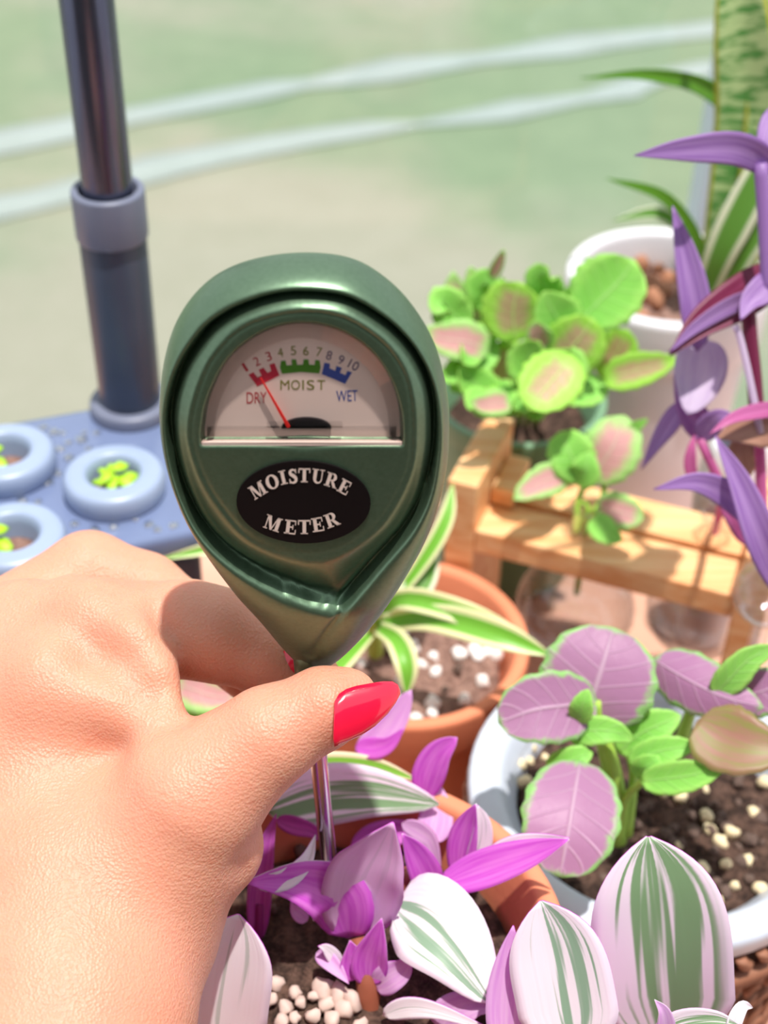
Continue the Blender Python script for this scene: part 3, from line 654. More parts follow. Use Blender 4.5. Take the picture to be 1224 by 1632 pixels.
# --- flat print helpers, drawn in the dial plane
def plate(name, pts, h, mat, parent, thick=.0003):
    n = len(pts); V = [Mp(x, y, h) for x, y in pts]; V2 = [v - nax * thick for v in V]
    F = [tuple(range(n)), tuple(range(2 * n - 1, n - 1, -1))] + [(i, (i + 1) % n, n + (i + 1) % n, n + i) for i in range(n)]
    return mesh_obj(name, V + V2, F, mat, parent, False, fixn=True)
HD = -.0026
card = plate('dial_card', [(x + (480 - x) * .012, y + (612 - y) * .012) for x, y in dial], HD, M_DIAL, meter, .0004)
card['label'] = 'pale pink dial card'
Z5 = lambda p: (300 + p[0] * .294, 490 + p[1] * .294)
castles = [('dry_band', [(327, 365), (353, 352), (375, 380), (398, 370), (383, 338), (408, 327), (430, 355), (450, 345), (440, 310), (468, 302), (494, 368), (375, 428)], M_RED),
           ('moist_band', [(503, 290), (527, 288), (533, 315), (562, 312), (560, 282), (585, 282), (590, 312), (622, 310), (625, 282), (652, 282), (655, 310), (685, 312), (688, 285), (712, 288), (718, 325), (710, 358), (610, 350), (508, 360), (498, 325)], M_OLIVE),
           ('wet_band', [(738, 300), (768, 305), (766, 330), (797, 345), (803, 318), (832, 328), (822, 355), (852, 368), (862, 345), (888, 352), (850, 415), (790, 388), (724, 362)], M_BLUE)]
for nm, pts, m in castles: plate(nm, [Z5(p) for p in pts], HD + .00006, m, card, .00005)
def text_px(name, body, cx, cy, hpx, wpx, rot, mat, h, parent, weight=0.0):
    cu = bpy.data.curves.new('txt', 'FONT'); cu.body = body; cu.size = 1.0; cu.align_x = 'LEFT'; cu.offset = weight
    ob = bpy.data.objects.new('txt', cu); COL.objects.link(ob); dg = bpy.context.evaluated_depsgraph_get(); dg.update()
    me = bpy.data.meshes.new_from_object(ob.evaluated_get(dg)); vs = [v.co.copy() for v in me.vertices]; fs = [list(p.vertices) for p in me.polygons]
    bpy.data.objects.remove(ob); bpy.data.curves.remove(cu); bpy.data.meshes.remove(me)
    xa, xb = min(v.x for v in vs), max(v.x for v in vs); ya, yb = min(v.y for v in vs), max(v.y for v in vs)
    a = math.radians(rot); out = []
    for v in vs:
        X = ((v.x - xa) / (xb - xa) - .5) * wpx; Y = -((v.y - ya) / (yb - ya) - .5) * hpx
        out.append(Mp(cx + X * math.cos(a) - Y * math.sin(a), cy + X * math.sin(a) + Y * math.cos(a), h))
    return mesh_obj(name, out, fs, mat, parent, False)
digits = [('1', 390.6, 585.5, -32), ('2', 409, 576, -25), ('3', 428, 568, -18), ('4', 446.7, 562, -11), ('5', 467.6, 558.8, -4), ('6', 487.6, 559.4, 3), ('7', 508.7, 561, 9), ('8', 524.6, 566.4, 15), ('9', 543.7, 573.5, 22), ('10', 563.7, 582, 28)]
for i, (s, x, y, r) in enumerate(digits):
    text_px('dial_number', s, x, y, 14.5, {'1': 4.5, '10': 16}.get(s, 8.5), r, M_DRED if i < 3 else (M_DOL if i < 7 else M_DBL), HD + .00006, card, .0)
text_px('dry_word', 'DRY', 409, 634, 18, 32, -1, M_DRED, HD + .00006, card, .0)
xs = [452, 469, 481, 493, 510]
for ch, x, wd_ in zip('MOIST', xs, (14.5, 14, 2.6, 12, 12.5)): text_px('moist_word', ch, x + 2, 613.5, 15.5, wd_, 0, M_DOL, HD + .00006, card, .0)
text_px('wet_word', 'WET', 553, 631, 17.5, 34, -2, M_BLUE, HD + .00006, card, .0)
hub = [(450 + 0 * i, 681) for i in range(1)] + [(488 + 40 * math.cos(math.pi - math.pi * i / 20), 683 - 17 * math.sin(math.pi * i / 20)) for i in range(21)]
plate('needle_hub', hub[1:], HD + .0006, M_HUB, meter, .0005)
n0, n1 = Z5((393, 385)), Z5((545, 652)); nd = Vector((n1[0] - n0[0], n1[1] - n0[1])).normalized(); nn = Vector((-nd.y, nd.x))
plate('needle', [(n0[0] + nn.x * .9, n0[1] + nn.y * .9), (n1[0] + nn.x * 2.6, n1[1] + nn.y * 2.6), (n1[0] - nn.x * 2.6, n1[1] - nn.y * 2.6), (n0[0] - nn.x * .9, n0[1] - nn.y * .9)], HD + .0013, M_NEEDLE, meter, .0004)
# clear edge of the dial window
inner = [(340, 702), (340, 690), (345, 655), (358, 620), (378, 588), (407, 562), (442, 545), (481, 538), (522, 545), (560, 564), (590, 592), (609, 625), (619, 660), (622, 690), (622, 702)]
inner = [inner[0]] + [(p.x, p.y) for p in spline([Vector((x, y, 0)) for x, y in inner[1:-1]], 48)] + [inner[-1]]
V = [Mp(x, y, -.0002) for x, y in dial] + [Mp(x, y, -.0016) for x, y in inner] + [Mp(x + (481 - x) * .01, y + (620 - y) * .01, -.0024) for x, y in inner]; n = len(dial)
F = [(i, i + 1, n + i + 1, n + i) for i in range(n - 1)] + [(n + i, n + i + 1, 2 * n + i + 1, 2 * n + i) for i in range(n - 1)] + [(n - 1, 0, n, 2 * n - 1), (2 * n - 1, n, 2 * n, 3 * n - 1)]
mesh_obj('window_edge', V, F, M_LIP, meter, False)
for nm, pts, h in (('window_bar', [(330, 682), (632, 682), (632, 698), (330, 698)], -.0008), ('window_bar', [(425, 674), (546, 674), (546, 682), (425, 682)], -.0012), ('window_bar', [(322, 700), (640, 700), (640, 709), (322, 709)], -.0004)):
    plate(nm, pts, h, M_BAR, meter, .0008)
plate('bright_edge', [(321, 705), (641, 705), (641, 710.5), (321, 710.5)], -.0004, M_DIAL, meter, .0012)  # pale strip paints the bright edge line below the clear bars
plate('window_cover', [(x + (480 - x) * .004, y + (612 - y) * .004) for x, y in dial], -.0003, M_CLEAR, meter, .0003)
# oval name plate
ell = [(483.7 + 107 * math.cos(2 * math.pi * i / 56), 800.6 + 65.5 * math.sin(2 * math.pi * i / 56)) for i in range(56)]
a2 = math.radians(1.5); rot2 = lambda p: (483.7 + (p[0] - 483.7) * math.cos(a2) - (p[1] - 800.6) * math.sin(a2), 800.6 + (p[0] - 483.7) * math.sin(a2) + (p[1] - 800.6) * math.cos(a2))
oval = plate('oval_label', [rot2(p) for p in ell], .0005, M_LABEL, meter, .0009); oval['label'] = 'black oval label with white lettering'
def stroke(C, Wd):
    polys = []; n = len(C)
    L, R = [], []
    for i in range(n):
        a = Vector(C[min(i + 1, n - 1)]) - Vector(C[max(i - 1, 0)]); a = a.normalized(); q = Vector((-a.y, a.x)) * Wd[i] / 2
        L.append(Vector(C[i]) + q); R.append(Vector(C[i]) - q)
    for i in range(n - 1): polys.append([tuple(L[i]), tuple(L[i + 1]), tuple(R[i + 1]), tuple(R[i])])
    return polys
def rc(x0, y0, x1, y1): return [(x0, y0), (x1, y0), (x1, y1), (x0, y1)]
def arc(cx, cy, rx, ry, a0, a1, n=14): return [(cx + rx * math.cos(math.radians(a0 + (a1 - a0) * i / n)), cy + ry * math.sin(math.radians(a0 + (a1 - a0) * i / n))) for i in range(n + 1)]
def lerpw(a, b, c, n): return [a + (b - a) * (2 * i / n) if i <= n / 2 else b + (c - b) * (2 * i / n - 1) for i in range(n + 1)]
GL = {
 'I': (.62, [rc(.18, 0, .44, 1), rc(.04, 0, .58, .08), rc(.04, .92, .58, 1)]),
 'T': (.92, [rc(.33, 0, .59, 1), rc(.2, 0, .72, .08), rc(0, .89, .92, 1), rc(0, .66, .08, 1), rc(.84, .66, .92, 1)]),
 'E': (.86, [rc(.12, 0, .38, 1), rc(.0, .90, .8, 1), rc(.38, .45, .62, .55), rc(.56, .33, .63, .67), rc(.0, 0, .84, .1), rc(.73, .66, .8, 1), rc(.77, 0, .84, .34)]),
 'M': (1.2, [rc(.11, 0, .19, 1), rc(.84, 0, 1.09, 1), [(.08, 1), (.36, 1), (.66, .0), (.5, .0)], [(.84, 1), (.92, 1), (.62, 0), (.54, 0)], rc(0, 0, .3, .08), rc(.74, 0, 1.2, .08), rc(0, .92, .34, 1), rc(.84, .92, 1.2, 1)]),
 'U': (.98, [rc(.12, .3, .38, 1), rc(.74, .3, .82, 1), rc(0, .92, .5, 1), rc(.6, .92, .96, 1)] + stroke(arc(.515, .33, .265, .30, 180, 360), lerpw(.26, .12, .08, 14))),
 'R': (1.0, [rc(.12, 0, .38, 1), rc(.0, 0, .5, .08), rc(0, .92, .5, 1), [(.40, .5), (.62, .5), (1.0, .0), (.72, .0)], rc(.7, 0, 1.02, .07)] + stroke([(.36, .96)] + arc(.48, .72, .22, .235, 90, -90) + [(.36, .485)], lerpw(.08, .25, .08, 16))),
 'O': (.94, stroke(arc(.47, .5, .36, .47, 0, 360, 30), [.10 + .17 * abs(math.cos(2 * math.pi * i / 30)) ** 1.5 for i in range(31)])),
 'S': (.72, stroke([tuple(p) for p in spline([Vector((.60, .74, 0)), Vector((.52, .9, 0)), Vector((.34, .96, 0)), Vector((.17, .84, 0)), Vector((.2, .66, 0)), Vector((.42, .5, 0)), Vector((.56, .32, 0)), Vector((.52, .12, 0)), Vector((.32, .04, 0)), Vector((.16, .1, 0)), Vector((.08, .28, 0))], 30)] and [(p.x, p.y) for p in spline([Vector((.60, .74, 0)), Vector((.52, .9, 0)), Vector((.34, .96, 0)), Vector((.17, .84, 0)), Vector((.2, .66, 0)), Vector((.42, .5, 0)), Vector((.56, .32, 0)), Vector((.52, .12, 0)), Vector((.32, .04, 0)), Vector((.16, .1, 0)), Vector((.08, .28, 0))], 30)], [.09 + .17 * math.sin(math.pi * i / 30) ** 2 for i in range(31)]) + [rc(.56, .68, .63, 1.0), rc(.05, 0, .12, .34)]),
}
def glyph(ch, cx, cy, hpx, rot, parent, sx=1.0):
    wd, polys = GL[ch]; a = math.radians(rot); V, F = [], []
    for p in polys:
        b = len(V)
        for x, y in p:
            X, Y = (x - wd / 2) * hpx * sx, -(y - .5) * hpx
            V.append(Mp(cx + X * math.cos(a) - Y * math.sin(a), cy + X * math.sin(a) + Y * math.cos(a), .0007))
        F.append(tuple(range(b, b + len(p))))
    return mesh_obj('letter', V, F, M_PRINT, parent, False)
for ch, x, y, r in (('M', 411, 781, -31), ('O', 433.7, 768, -20), ('I', 451, 761, -13), ('S', 467, 759, -6), ('T', 485, 757.5, 1), ('U', 507, 759, 8), ('R', 529, 765.5, 18), ('E', 549, 776, 28)): glyph(ch, x, y, 22.5, r, oval, .92)
for ch, x, y, r in (('M', 435, 834, 19), ('E', 463, 840, 7), ('T', 485, 840, 0), ('E', 506.5, 836, -9), ('R', 529, 828.5, -20)): glyph(ch, x, y, 22.5, r, oval, .98)
# probe, parallel to the head
PB = W(534, 1478, 0.445)
pdir = (PB - TIP).normalized(); k = (sF + .004 - .012 - TIP.z) / pdir.z
PEND = TIP + pdir * k
V, F = tube([TIP - pdir * .012, TIP + pdir * (k * .5), PEND], .00245, 16, 6); mesh_obj('probe', V, F, M_STEEL, meter, fixn=True)
V, F = tube([TIP - pdir * .010, TIP + pdir * .004], .0042, 16, 2); mesh_obj('probe_collar', V, F, M_GREEN, meter, fixn=True)

# ================================================================== the hand
def cs(px, py, Zmm): return np.array([(px - IW / 2) / FPX * Zmm, -(py - IH / 2) / FPX * Zmm, Zmm])
def surface_nets(Fd, org, h):
    s = Fd < 0; nx, ny, nz = Fd.shape
    cor = [(i, j, k) for i in (0, 1) for j in (0, 1) for k in (0, 1)]
    cnt = sum(s[i:nx - 1 + i, j:ny - 1 + j, k:nz - 1 + k].astype(np.int8) for i, j, k in cor)
    act = (cnt > 0) & (cnt < 8); idx = -np.ones(act.shape, np.int64); ijk = np.argwhere(act); idx[act] = np.arange(len(ijk))
    acc = np.zeros((len(ijk), 3)); num = np.zeros(len(ijk))
    for a in cor:
        for ax in range(3):
            if a[ax]: continue
            b = list(a); b[ax] = 1
            fa = Fd[ijk[:, 0] + a[0], ijk[:, 1] + a[1], ijk[:, 2] + a[2]]; fb = Fd[ijk[:, 0] + b[0], ijk[:, 1] + b[1], ijk[:, 2] + b[2]]
            m = (fa < 0) != (fb < 0); t = np.where(m, fa / (fa - fb + 1e-12), 0)
            p = np.tile(np.array(a, float), (len(ijk), 1)); p[:, ax] += t; acc[m] += p[m]; num += m
    Vt = (ijk + acc / np.maximum(num, 1)[:, None]) * h + org
    faces = []
    for ax in range(3):
        sl0 = [slice(None)] * 3; sl1 = [slice(None)] * 3; sl0[ax] = slice(0, -1); sl1[ax] = slice(1, None)
        e = np.argwhere(s[tuple(sl0)] != s[tuple(sl1)]); b, c = (ax + 1) % 3, (ax + 2) % 3
        ok = (e[:, b] > 0) & (e[:, c] > 0) & (e[:, b] < Fd.shape[b] - 1) & (e[:, c] < Fd.shape[c] - 1) & (e[:, ax] < Fd.shape[ax] - 1); e = e[ok]
        q = []
        for db, dc in ((-1, -1), (0, -1), (0, 0), (-1, 0)):
            f = e.copy(); f[:, b] += db; f[:, c] += dc; q.append(idx[f[:, 0], f[:, 1], f[:, 2]])
        faces.append(np.stack(q, 1))
    return Vt, np.concatenate(faces)
def smin(a, b, k):
    h = np.clip(.5 + .5 * (b - a) / k, 0, 1); return b * (1 - h) + a * h - k * h * (1 - h)
def chain(G, pts, kk=2.0, zs=1.0):
    """pts: (px,py,Z mm,r mm); limb of tapering round cones"""
    d = None
    for p, q in zip(pts[:-1], pts[1:]):
        a, b = cs(*p[:3]), cs(*q[:3]); ab = b - a; w_ = G - a.astype(np.float32)
        t = np.clip((w_ @ ab) / ab.dot(ab), 0, 1); e = w_ - t[..., None] * ab
        e[..., 2] /= zs
        c = np.sqrt((e ** 2).sum(-1)) - (p[3] + t * (q[3] - p[3])); d = c if d is None else smin(d, c, kk)
    return d
def blob(G, px, py, Z, rx, ry, rz, rot=0):
    e = G - cs(px, py, Z).astype(np.float32); a = math.radians(rot); X = e[..., 0] * math.cos(a) + e[..., 1] * math.sin(a); Y = -e[..., 0] * math.sin(a) + e[..., 1] * math.cos(a)
    k0 = np.sqrt((X / rx) ** 2 + (Y / ry) ** 2 + (e[..., 2] / rz) ** 2); return (k0 - 1) * min(rx, ry, rz)
HS = 1.25
lo = np.array([-140.0, -190.0, 318.0]); hi = np.array([6.0, 8.0, 470.0])
gx = [np.arange(lo[i], hi[i], HS, dtype=np.float32) for i in range(3)]
G = np.stack(np.meshgrid(*gx, indexing='ij'), -1)
thumb = chain(G, [(192, 1422, 385, 30.5), (306, 1268, 372, 18.6), (428, 1173, 369.5, 12.5), (520, 1126, 369.5, 10.2), (556, 1112, 371, 7.6)], 3)
index = chain(G, [(60, 1040, 412, 17.5), (150, 1010, 408, 15.5), (300, 1002, 400, 13.2), (345, 1012, 398, 12.8), (425, 1046, 398.5, 10.6), (498, 1086, 398.5, 8.4)], 3)
middle = chain(G, [(10, 1025, 438, 19), (142, 918, 446, 13.6), (230, 945, 444, 12.2), (330, 1010, 432, 10.5), (400, 1070, 420, 9.2)], 3)
ringf = chain(G, [(0, 1070, 450, 18), (90, 1000, 462, 13), (170, 1030, 456, 11), (215, 1065, 444, 9.5)], 3)
little = chain(G, [(-20, 1140, 452, 16), (40, 1100, 464, 11.5), (110, 1130, 456, 9.5), (150, 1160, 444, 8.4)], 3)
palm = smin(blob(G, 80, 1180, 398, 30, 31, 25), blob(G, 10, 1230, 412, 36, 46, 34), 14)
palm = smin(palm, chain(G, [(40, 1060, 412, 24), (20, 1260, 410, 34), (90, 1480, 390, 34)], 8), 10)
wrist = chain(G, [(120, 1440, 382, 33), (108, 1610, 366, 30.5), (70, 1800, 350, 31), (20, 2050, 340, 34)], 10)
D = smin(palm, wrist, 16); D = smin(D, thumb, 7); D = smin(D, index, 3.0); D = smin(D, chain(G, [(120, 960, 402, 8), (215, 985, 393, 6.5), (250, 1040, 388, 5.5), (256, 1080, 386, 4.5)], 4), 3.0); D = smin(D, chain(G, [(50, 1010, 404, 15), (150, 988, 394, 10), (210, 1026, 386, 7.5), (243, 1080, 380, 6), (262, 1132, 376, 5)], 5), 4.0); D = smin(D, chain(G, [(90, 1090, 386, 14), (185, 1115, 382, 10.5), (236, 1142, 377, 6.5)], 4), 8.0)
D = smin(D, middle, 3.0); D = smin(D, ringf, 2.5); D = smin(D, little, 2.5)
D = smin(D, blob(G, 384, 1350, 384, 6, 9, 9), 7)                       # heel of the thumb
# creases at the thumb joint and the web
def crease(D, pts, depth, wid):
    d = None
    for p, q in zip(pts[:-1], pts[1:]):
        a, b = cs(*p), cs(*q); ab = b - a; e = G - a.astype(np.float32); t = np.clip((e @ ab) / ab.dot(ab), 0, 1); c = np.sqrt(((e - t[..., None] * ab) ** 2).sum(-1)); d = c if d is None else np.minimum(d, c)
    return D + depth * np.exp(-(d / wid) ** 2)
D = crease(D, [(286, 1146, 368), (230, 1110, 364), (180, 1085, 364)], 1.8, 3.2)
D = crease(D, [(150, 1045, 376), (205, 1072, 374), (242, 1108, 373)], 3.6, 6.5)
D = crease(D, [(482, 1110, 358.5), (488, 1150, 357.5), (484, 1195, 358.5), (474, 1225, 361)], .45, 1.2)
D = crease(D, [(462, 1120, 358), (470, 1160, 357), (466, 1210, 358)], .3, 1.2)
D = crease(D, [(400, 1395, 372), (385, 1390, 366)], 1.5, 3.0)
D = crease(D, [(248, 950, 386), (258, 1010, 386), (268, 1075, 388)], 1.6, 3.5)
for ax in range(3):
    sl = [slice(None)] * 3; sl[ax] = 0; D[tuple(sl)] = np.maximum(D[tuple(sl)], .5); sl[ax] = -1; D[tuple(sl)] = np.maximum(D[tuple(sl)], .5)
Vh, Fh = surface_nets(D, lo, HS); del G
comp = np.arange(len(Vh))                                              # keep the one connected body
for _ in range(400):
    m = comp[Fh].min(1); nc = comp.copy()
    for a in range(4): np.minimum.at(nc, Fh[:, a], m)
    nc = nc[nc]
    if (nc == comp).all(): break
    comp = nc
big = np.bincount(comp).argmax(); keep = comp == big; Fh = Fh[keep[Fh].all(1)]; remap = np.cumsum(keep) - 1; Vh = Vh[keep]; Fh = remap[Fh]
for _ in range(3):                                                     # relax
    acc = np.zeros_like(Vh); num = np.zeros(len(Vh))
    for a in range(4):
        for b in (1, 3): np.add.at(acc, Fh[:, a], Vh[Fh[:, (a + b) % 4]]); np.add.at(num, Fh[:, a], 1)
    Vh = Vh * .5 + .5 * acc / np.maximum(num, 1)[:, None]
def c2w(p): return CAM + (RGT * float(p[0]) + UPV * float(p[1]) + FWD * float(p[2])) * .001
hand_v = [c2w(p) for p in Vh]
hand = mesh_obj('hand', hand_v, [tuple(int(i) for i in f) for f in Fh], M_SKIN, None, True, fixn=True)
tag(hand, 'left hand with long red thumbnail pinching the meter stem between thumb and index finger', 'hand')
def nail(rows, mat, bulge, parent, label):
    """rows: list of (edge A (px,py,Z), edge B (px,py,Z)) from cuticle to tip"""
    V, m = [], 10; k = len(rows)
    for lay in (0, 1):
        for i, (a, b) in enumerate(rows):
            A_, B_ = W(*a), W(*b); wd = (B_ - A_).length
            nrm = (CAM - (A_ + B_) / 2).normalized()
            for j in range(m + 1):
                t = j / m; V.append(A_ * (1 - t) + B_ * t + nrm * (bulge * wd * math.sin(math.pi * t) ** .8 + .0012 - .0011 * lay))
    F = []; o = k * (m + 1)
    for i in range(k - 1):
        for j in range(m):
            a = i * (m + 1) + j; F.append((a, a + 1, a + m + 2, a + m + 1)); F.append((o + a, o + a + m + 1, o + a + m + 2, o + a + 1))
    for i in range(k - 1):
        for j in (0, m): a = i * (m + 1) + j; F.append((a, a + m + 1, o + a + m + 1, o + a))
    for j in range(m):
        F.append((j, o + j, o + j + 1, j + 1)); a = (k - 1) * (m + 1) + j; F.append((a, a + 1, o + a + 1, o + a))
    ob = mesh_obj('fingernail', V, F, mat, parent, True, fixn=True); ob['label'] = label; return ob
A_top = [(533, 1118), (540, 1106), (552, 1098), (568, 1093), (590, 1089), (610, 1086), (625, 1086), (634, 1091), (638, 1100)]
B_bot = [(531, 1180), (533, 1190), (541, 1187), (556, 1181), (576, 1172), (598, 1157), (618, 1138), (631, 1120), (638, 1106)]
rows = [((a[0], a[1], .3592 + .0065 * i / 8), (b[0], b[1], .3590 + .0060 * i / 8)) for i, (a, b) in enumerate(zip(A_top, B_bot))]
nail(rows, M_NAIL, .16, hand, 'long glossy red thumbnail')
A_t = [(455, 1030), (480, 1048), (500, 1062)]; B_t = [(440, 1072), (466, 1078), (492, 1076)]
nail([((a[0], a[1], .3905), (b[0], b[1], .391)) for a, b in zip(A_t, B_t)], M_NAIL, .12, hand, 'red nail of the index finger')

# ================================================================== plants
def plant(name, loc, label, cat='plant', group=None): return empty(name, loc, label, cat, group)
# ---- pink striped tradescantia in the front pot
NA_ = plant('pink_tradescantia', (cF.x, cF.y, sF), 'pink, white and green striped trailing plant with magenta undersides, in front')
def nl(pts, hw, mats, **k): return leaf('leaf', NA_, pts, hw, mats, **k)
nl([(562, 1492, .432), (580, 1405, .418), (604, 1355, .410), (626, 1312, .402)], 66, (L_NANP, L_MAG), fold=.35, roll=8)
nl([(556, 1495, .430), (540, 1432, .420), (480, 1405, .412), (392, 1406, .405)], 52, (L_MAG, L_NANW), roll=-12, fold=.25, kind='lance')
nl([(404, 1408, .408), (452, 1400, .410), (486, 1372, .414), (503, 1330, .418)], 17, (L_NANW, L_MAG), roll=15, fold=.6)
nl([(700, 1412, .430), (780, 1382, .424), (850, 1358, .418), (906, 1338, .412)], 31, (L_MAG, L_NANW), roll=-8, fold=.2)
nl([(775, 1362, .428), (820, 1345, .424), (865, 1338, .420), (906, 1336, .414)], 15, (L_NANW, L_MAG), roll=20)
nl([(730, 1405, .440), (738, 1345, .434), (748, 1310, .430), (758, 1282, .426)], 26, (L_MAG, L_NANW), roll=-20)
nl([(752, 1385, .438), (765, 1345, .434), (768, 1310, .430), (762, 1284, .427)], 20, (L_NANW, L_MAG), roll=25)
nl([(690, 1428, .440), (676, 1390, .434), (658, 1355, .428), (642, 1330, .422)], 27, (L_MAG, L_NANP), roll=10, fold=.3)
nl([(632, 1440, .425), (680, 1465, .418), (730, 1515, .412), (785, 1600, .408)], 74, (L_NAN, L_MAG), kind='ovate', fold=.12)
nl([(1068, 1690, .418), (1058, 1570, .402), (1048, 1440, .392), (1034, 1334, .388)], 112, (L_NANG, L_MAG), kind='broad', fold=.16, wave=.04, n=24, m=12)
nl([(920, 1700, .394), (905, 1600, .392), (885, 1510, .390), (862, 1436, .388)], 82, (L_NAN, L_MAG), kind='broad', fold=.2, roll=-8, n=20, m=10)
nl([(806, 1690, .398), (806, 1600, .396), (812, 1530, .394), (818, 1476, .392)], 32, (L_LPK, L_MAG), fold=.3)
nl([(345, 1700, .415), (352, 1600, .405), (365, 1520, .398), (380, 1458, .394)], 78, (L_NANW, L_MAG), kind='broad', fold=.3, n=20, m=10)
nl([(425, 1292, .452), (500, 1268, .455), (590, 1262, .456), (700, 1282, .455)], 50, (L_NANG, L_MAG), kind='ovate', fold=.15, roll=10)
nl([(440, 1232, .470), (520, 1218, .472), (600, 1222, .472), (670, 1245, .468)], 20, (L_SPI, L_MAG), fold=.2)
nl([(676, 1270, .462), (684, 1232, .458), (700, 1200, .455), (728, 1176, .452)], 27, (L_MAG, L_LPK), kind='ovate', fold=.3)
nl([(688, 1345, .456), (694, 1310, .458), (700, 1280, .460), (704, 1255, .462)], 28, (L_LPK, L_MAG), fold=.2)
nl([(572, 1212, .478), (600, 1182, .476), (630, 1145, .474), (655, 1100, .472)], 26, (L_LPK, L_MAG), kind='ovate', fold=.2)
nl([(566, 1190, .474), (595, 1192, .472), (620, 1185, .470), (644, 1160, .468)], 18, (L_MAG, L_LPK), roll=10)
nl([(410, 1500, .445), (414, 1420, .438), (424, 1350, .432), (440, 1298, .428)], 20, (L_MAG, L_MAGD), fold=.4)
nl([(440, 1306, .450), (470, 1316, .450), (500, 1326, .450), (526, 1350, .450)], 15, (L_MAGD, L_MAG))
nl([(640, 1312, .446), (670, 1326, .446), (690, 1350, .446), (704, 1420, .448)], 16, (L_LPK, L_MAGD), roll=20)
nl([(560, 1360, .462), (600, 1335, .462), (650, 1325, .462), (690, 1335, .460)], 24, (L_MAG, L_MAGD))
nl([(504, 1518, .424), (522, 1530, .422), (540, 1548, .420), (556, 1568, .418)], 14, (L_LPK, L_MAG), fold=.4)
nl([(540, 1540, .424), (532, 1525, .422), (520, 1512, .420), (508, 1508, .418)], 12, (L_NANW, L_MAG))
nl([(598, 1575, .424), (618, 1560, .420), (640, 1545, .418), (652, 1528, .416)], 24, (L_LPK, L_MAG), kind='ovate', fold=.3)
nl([(588, 1570, .424), (590, 1530, .420), (598, 1500, .416), (608, 1465, .412)], 30, (L_MAG, L_LPK), fold=.4)
nl([(572, 1560, .424), (565, 1540, .422), (562, 1520, .420), (558, 1500, .418)], 24, (L_MAG, L_LPK), fold=.3)
nl([(490, 1468, .430), (478, 1458, .428), (470, 1450, .427), (464, 1438, .426)], 12, (L_LPK, L_MAG))
nl([(610, 1618, .416), (650, 1606, .412), (700, 1612, .408), (790, 1645, .404)], 18, (L_NANW, L_MAG), roll=20)
nl([(700, 1640, .416), (720, 1615, .414), (760, 1600, .412), (800, 1612, .410)], 30, (L_LPK, L_MAGD), fold=.3)
nl([(1040, 1650, .388), (1090, 1630, .384), (1140, 1625, .380), (1182, 1636, .378)], 22, (L_NANG, L_LPK), roll=10, fold=.3)
nl([(1165, 1650, .380), (1172, 1625, .379), (1184, 1604, .380), (1200, 1606, .384)], 12, (L_NANW, L_LPK), fold=.6)
nl([(1060, 1660, .386), (1062, 1635, .383), (1058, 1612, .381), (1044, 1594, .380)], 15, (L_LPK, L_NANW), fold=.5)
stem('stem', NA_, [(588, 1660, .432), (588, 1610, .428), (584, 1560, .425), (570, 1495, .428)], 22, L_STEMB, .7)
stem('stem', NA_, [(735, 1560, .448), (705, 1480, .440), (695, 1430, .438), (690, 1400, .440)], 10, L_MAGD)
stem('stem', NA_, [(412, 1560, .456), (412, 1500, .446), (414, 1440, .440)], 12, L_MAGD)
stem('stem', NA_, [(640, 1480, .446), (640, 1430, .440), (650, 1390, .436)], 22, L_STEMB, .7)
stem('stem', NA_, [(880, 1760, .440), (960, 1720, .425), (1060, 1690, .418)], 14, L_MAGD)
stem('stem', NA_, [(690, 1330, .475), (680, 1300, .468), (676, 1265, .462)], 10, L_MAGD)
stem('stem', NA_, [(560, 1400, .480), (580, 1300, .478), (572, 1205, .478)], 8, L_MAGD)
# ---- coleus in the grey pot
CO = plant('coleus', (cG.x, cG.y, sG), 'purple leaved plant with green edges in the grey pot at right')
def cl(pts, hw, mats, **k): k.setdefault('kind', 'ovate'); k.setdefault('scallop', .032); return leaf('leaf', CO, pts, hw, mats, **k)
cl([(930, 1165, .488), (945, 1110, .484), (962, 1055, .484), (978, 1000, .488)], 92, (L_COL, L_LIMEU), fold=.1, n=24, m=12, kind='round')
cl([(952, 1118, .482), (905, 1124, .478), (850, 1132, .476), (794, 1152, .476)], 58, (L_COL, L_LIMEU), fold=.12, n=24, m=12, kind='round')
cl([(925, 1212, .476), (915, 1270, .466), (905, 1330, .460), (892, 1398, .458)], 78, (L_COL, L_LIMEU), fold=.12, n=24, m=12, kind='round')
cl([(1040, 1050, .490), (1090, 1080, .482), (1150, 1110, .476), (1216, 1128, .472)], 48, (L_COL, L_COLU), fold=-.35, n=24, m=12)
cl([(1138, 1108, .478), (1165, 1080, .474), (1195, 1050, .472), (1240, 1030, .472)], 26, (L_LIME, L_COLU), roll=15)
cl([(1110, 1150, .474), (1150, 1175, .470), (1200, 1190, .466), (1260, 1195, .464)], 58, (L_COLU, L_COL), roll=-15)
cl([(985, 1200, .488), (1020, 1170, .484), (1050, 1155, .482), (1085, 1140, .482)], 34, (L_LIME, L_LIMEU))
cl([(1020, 1245, .478), (1070, 1240, .472), (1115, 1232, .468), (1165, 1212, .466)], 27, (L_LIME, L_LIMEU), fold=.25)
cl([(1000, 1215, .484), (1040, 1200, .480), (1075, 1192, .478), (1112, 1188, .478)], 24, (L_LIME, L_LIMEU))
cl([(918, 1150, .478), (925, 1135, .474), (930, 1118, .472), (938, 1098, .472)], 20, (L_LIME, L_LIMEU))
cl([(905, 1175, .482), (935, 1165, .478), (975, 1165, .476), (1010, 1180, .478)], 24, (L_LIME, L_LIMEU))
cl([(870, 1225, .482), (900, 1215, .478), (925, 1205, .477), (945, 1200, .478)], 22, (L_LIME, L_LIMEU))
cl([(1015, 1240, .486), (1025, 1225, .480), (1040, 1215, .478), (1050, 1205, .478)], 20, (L_LIME, L_LIMEU))
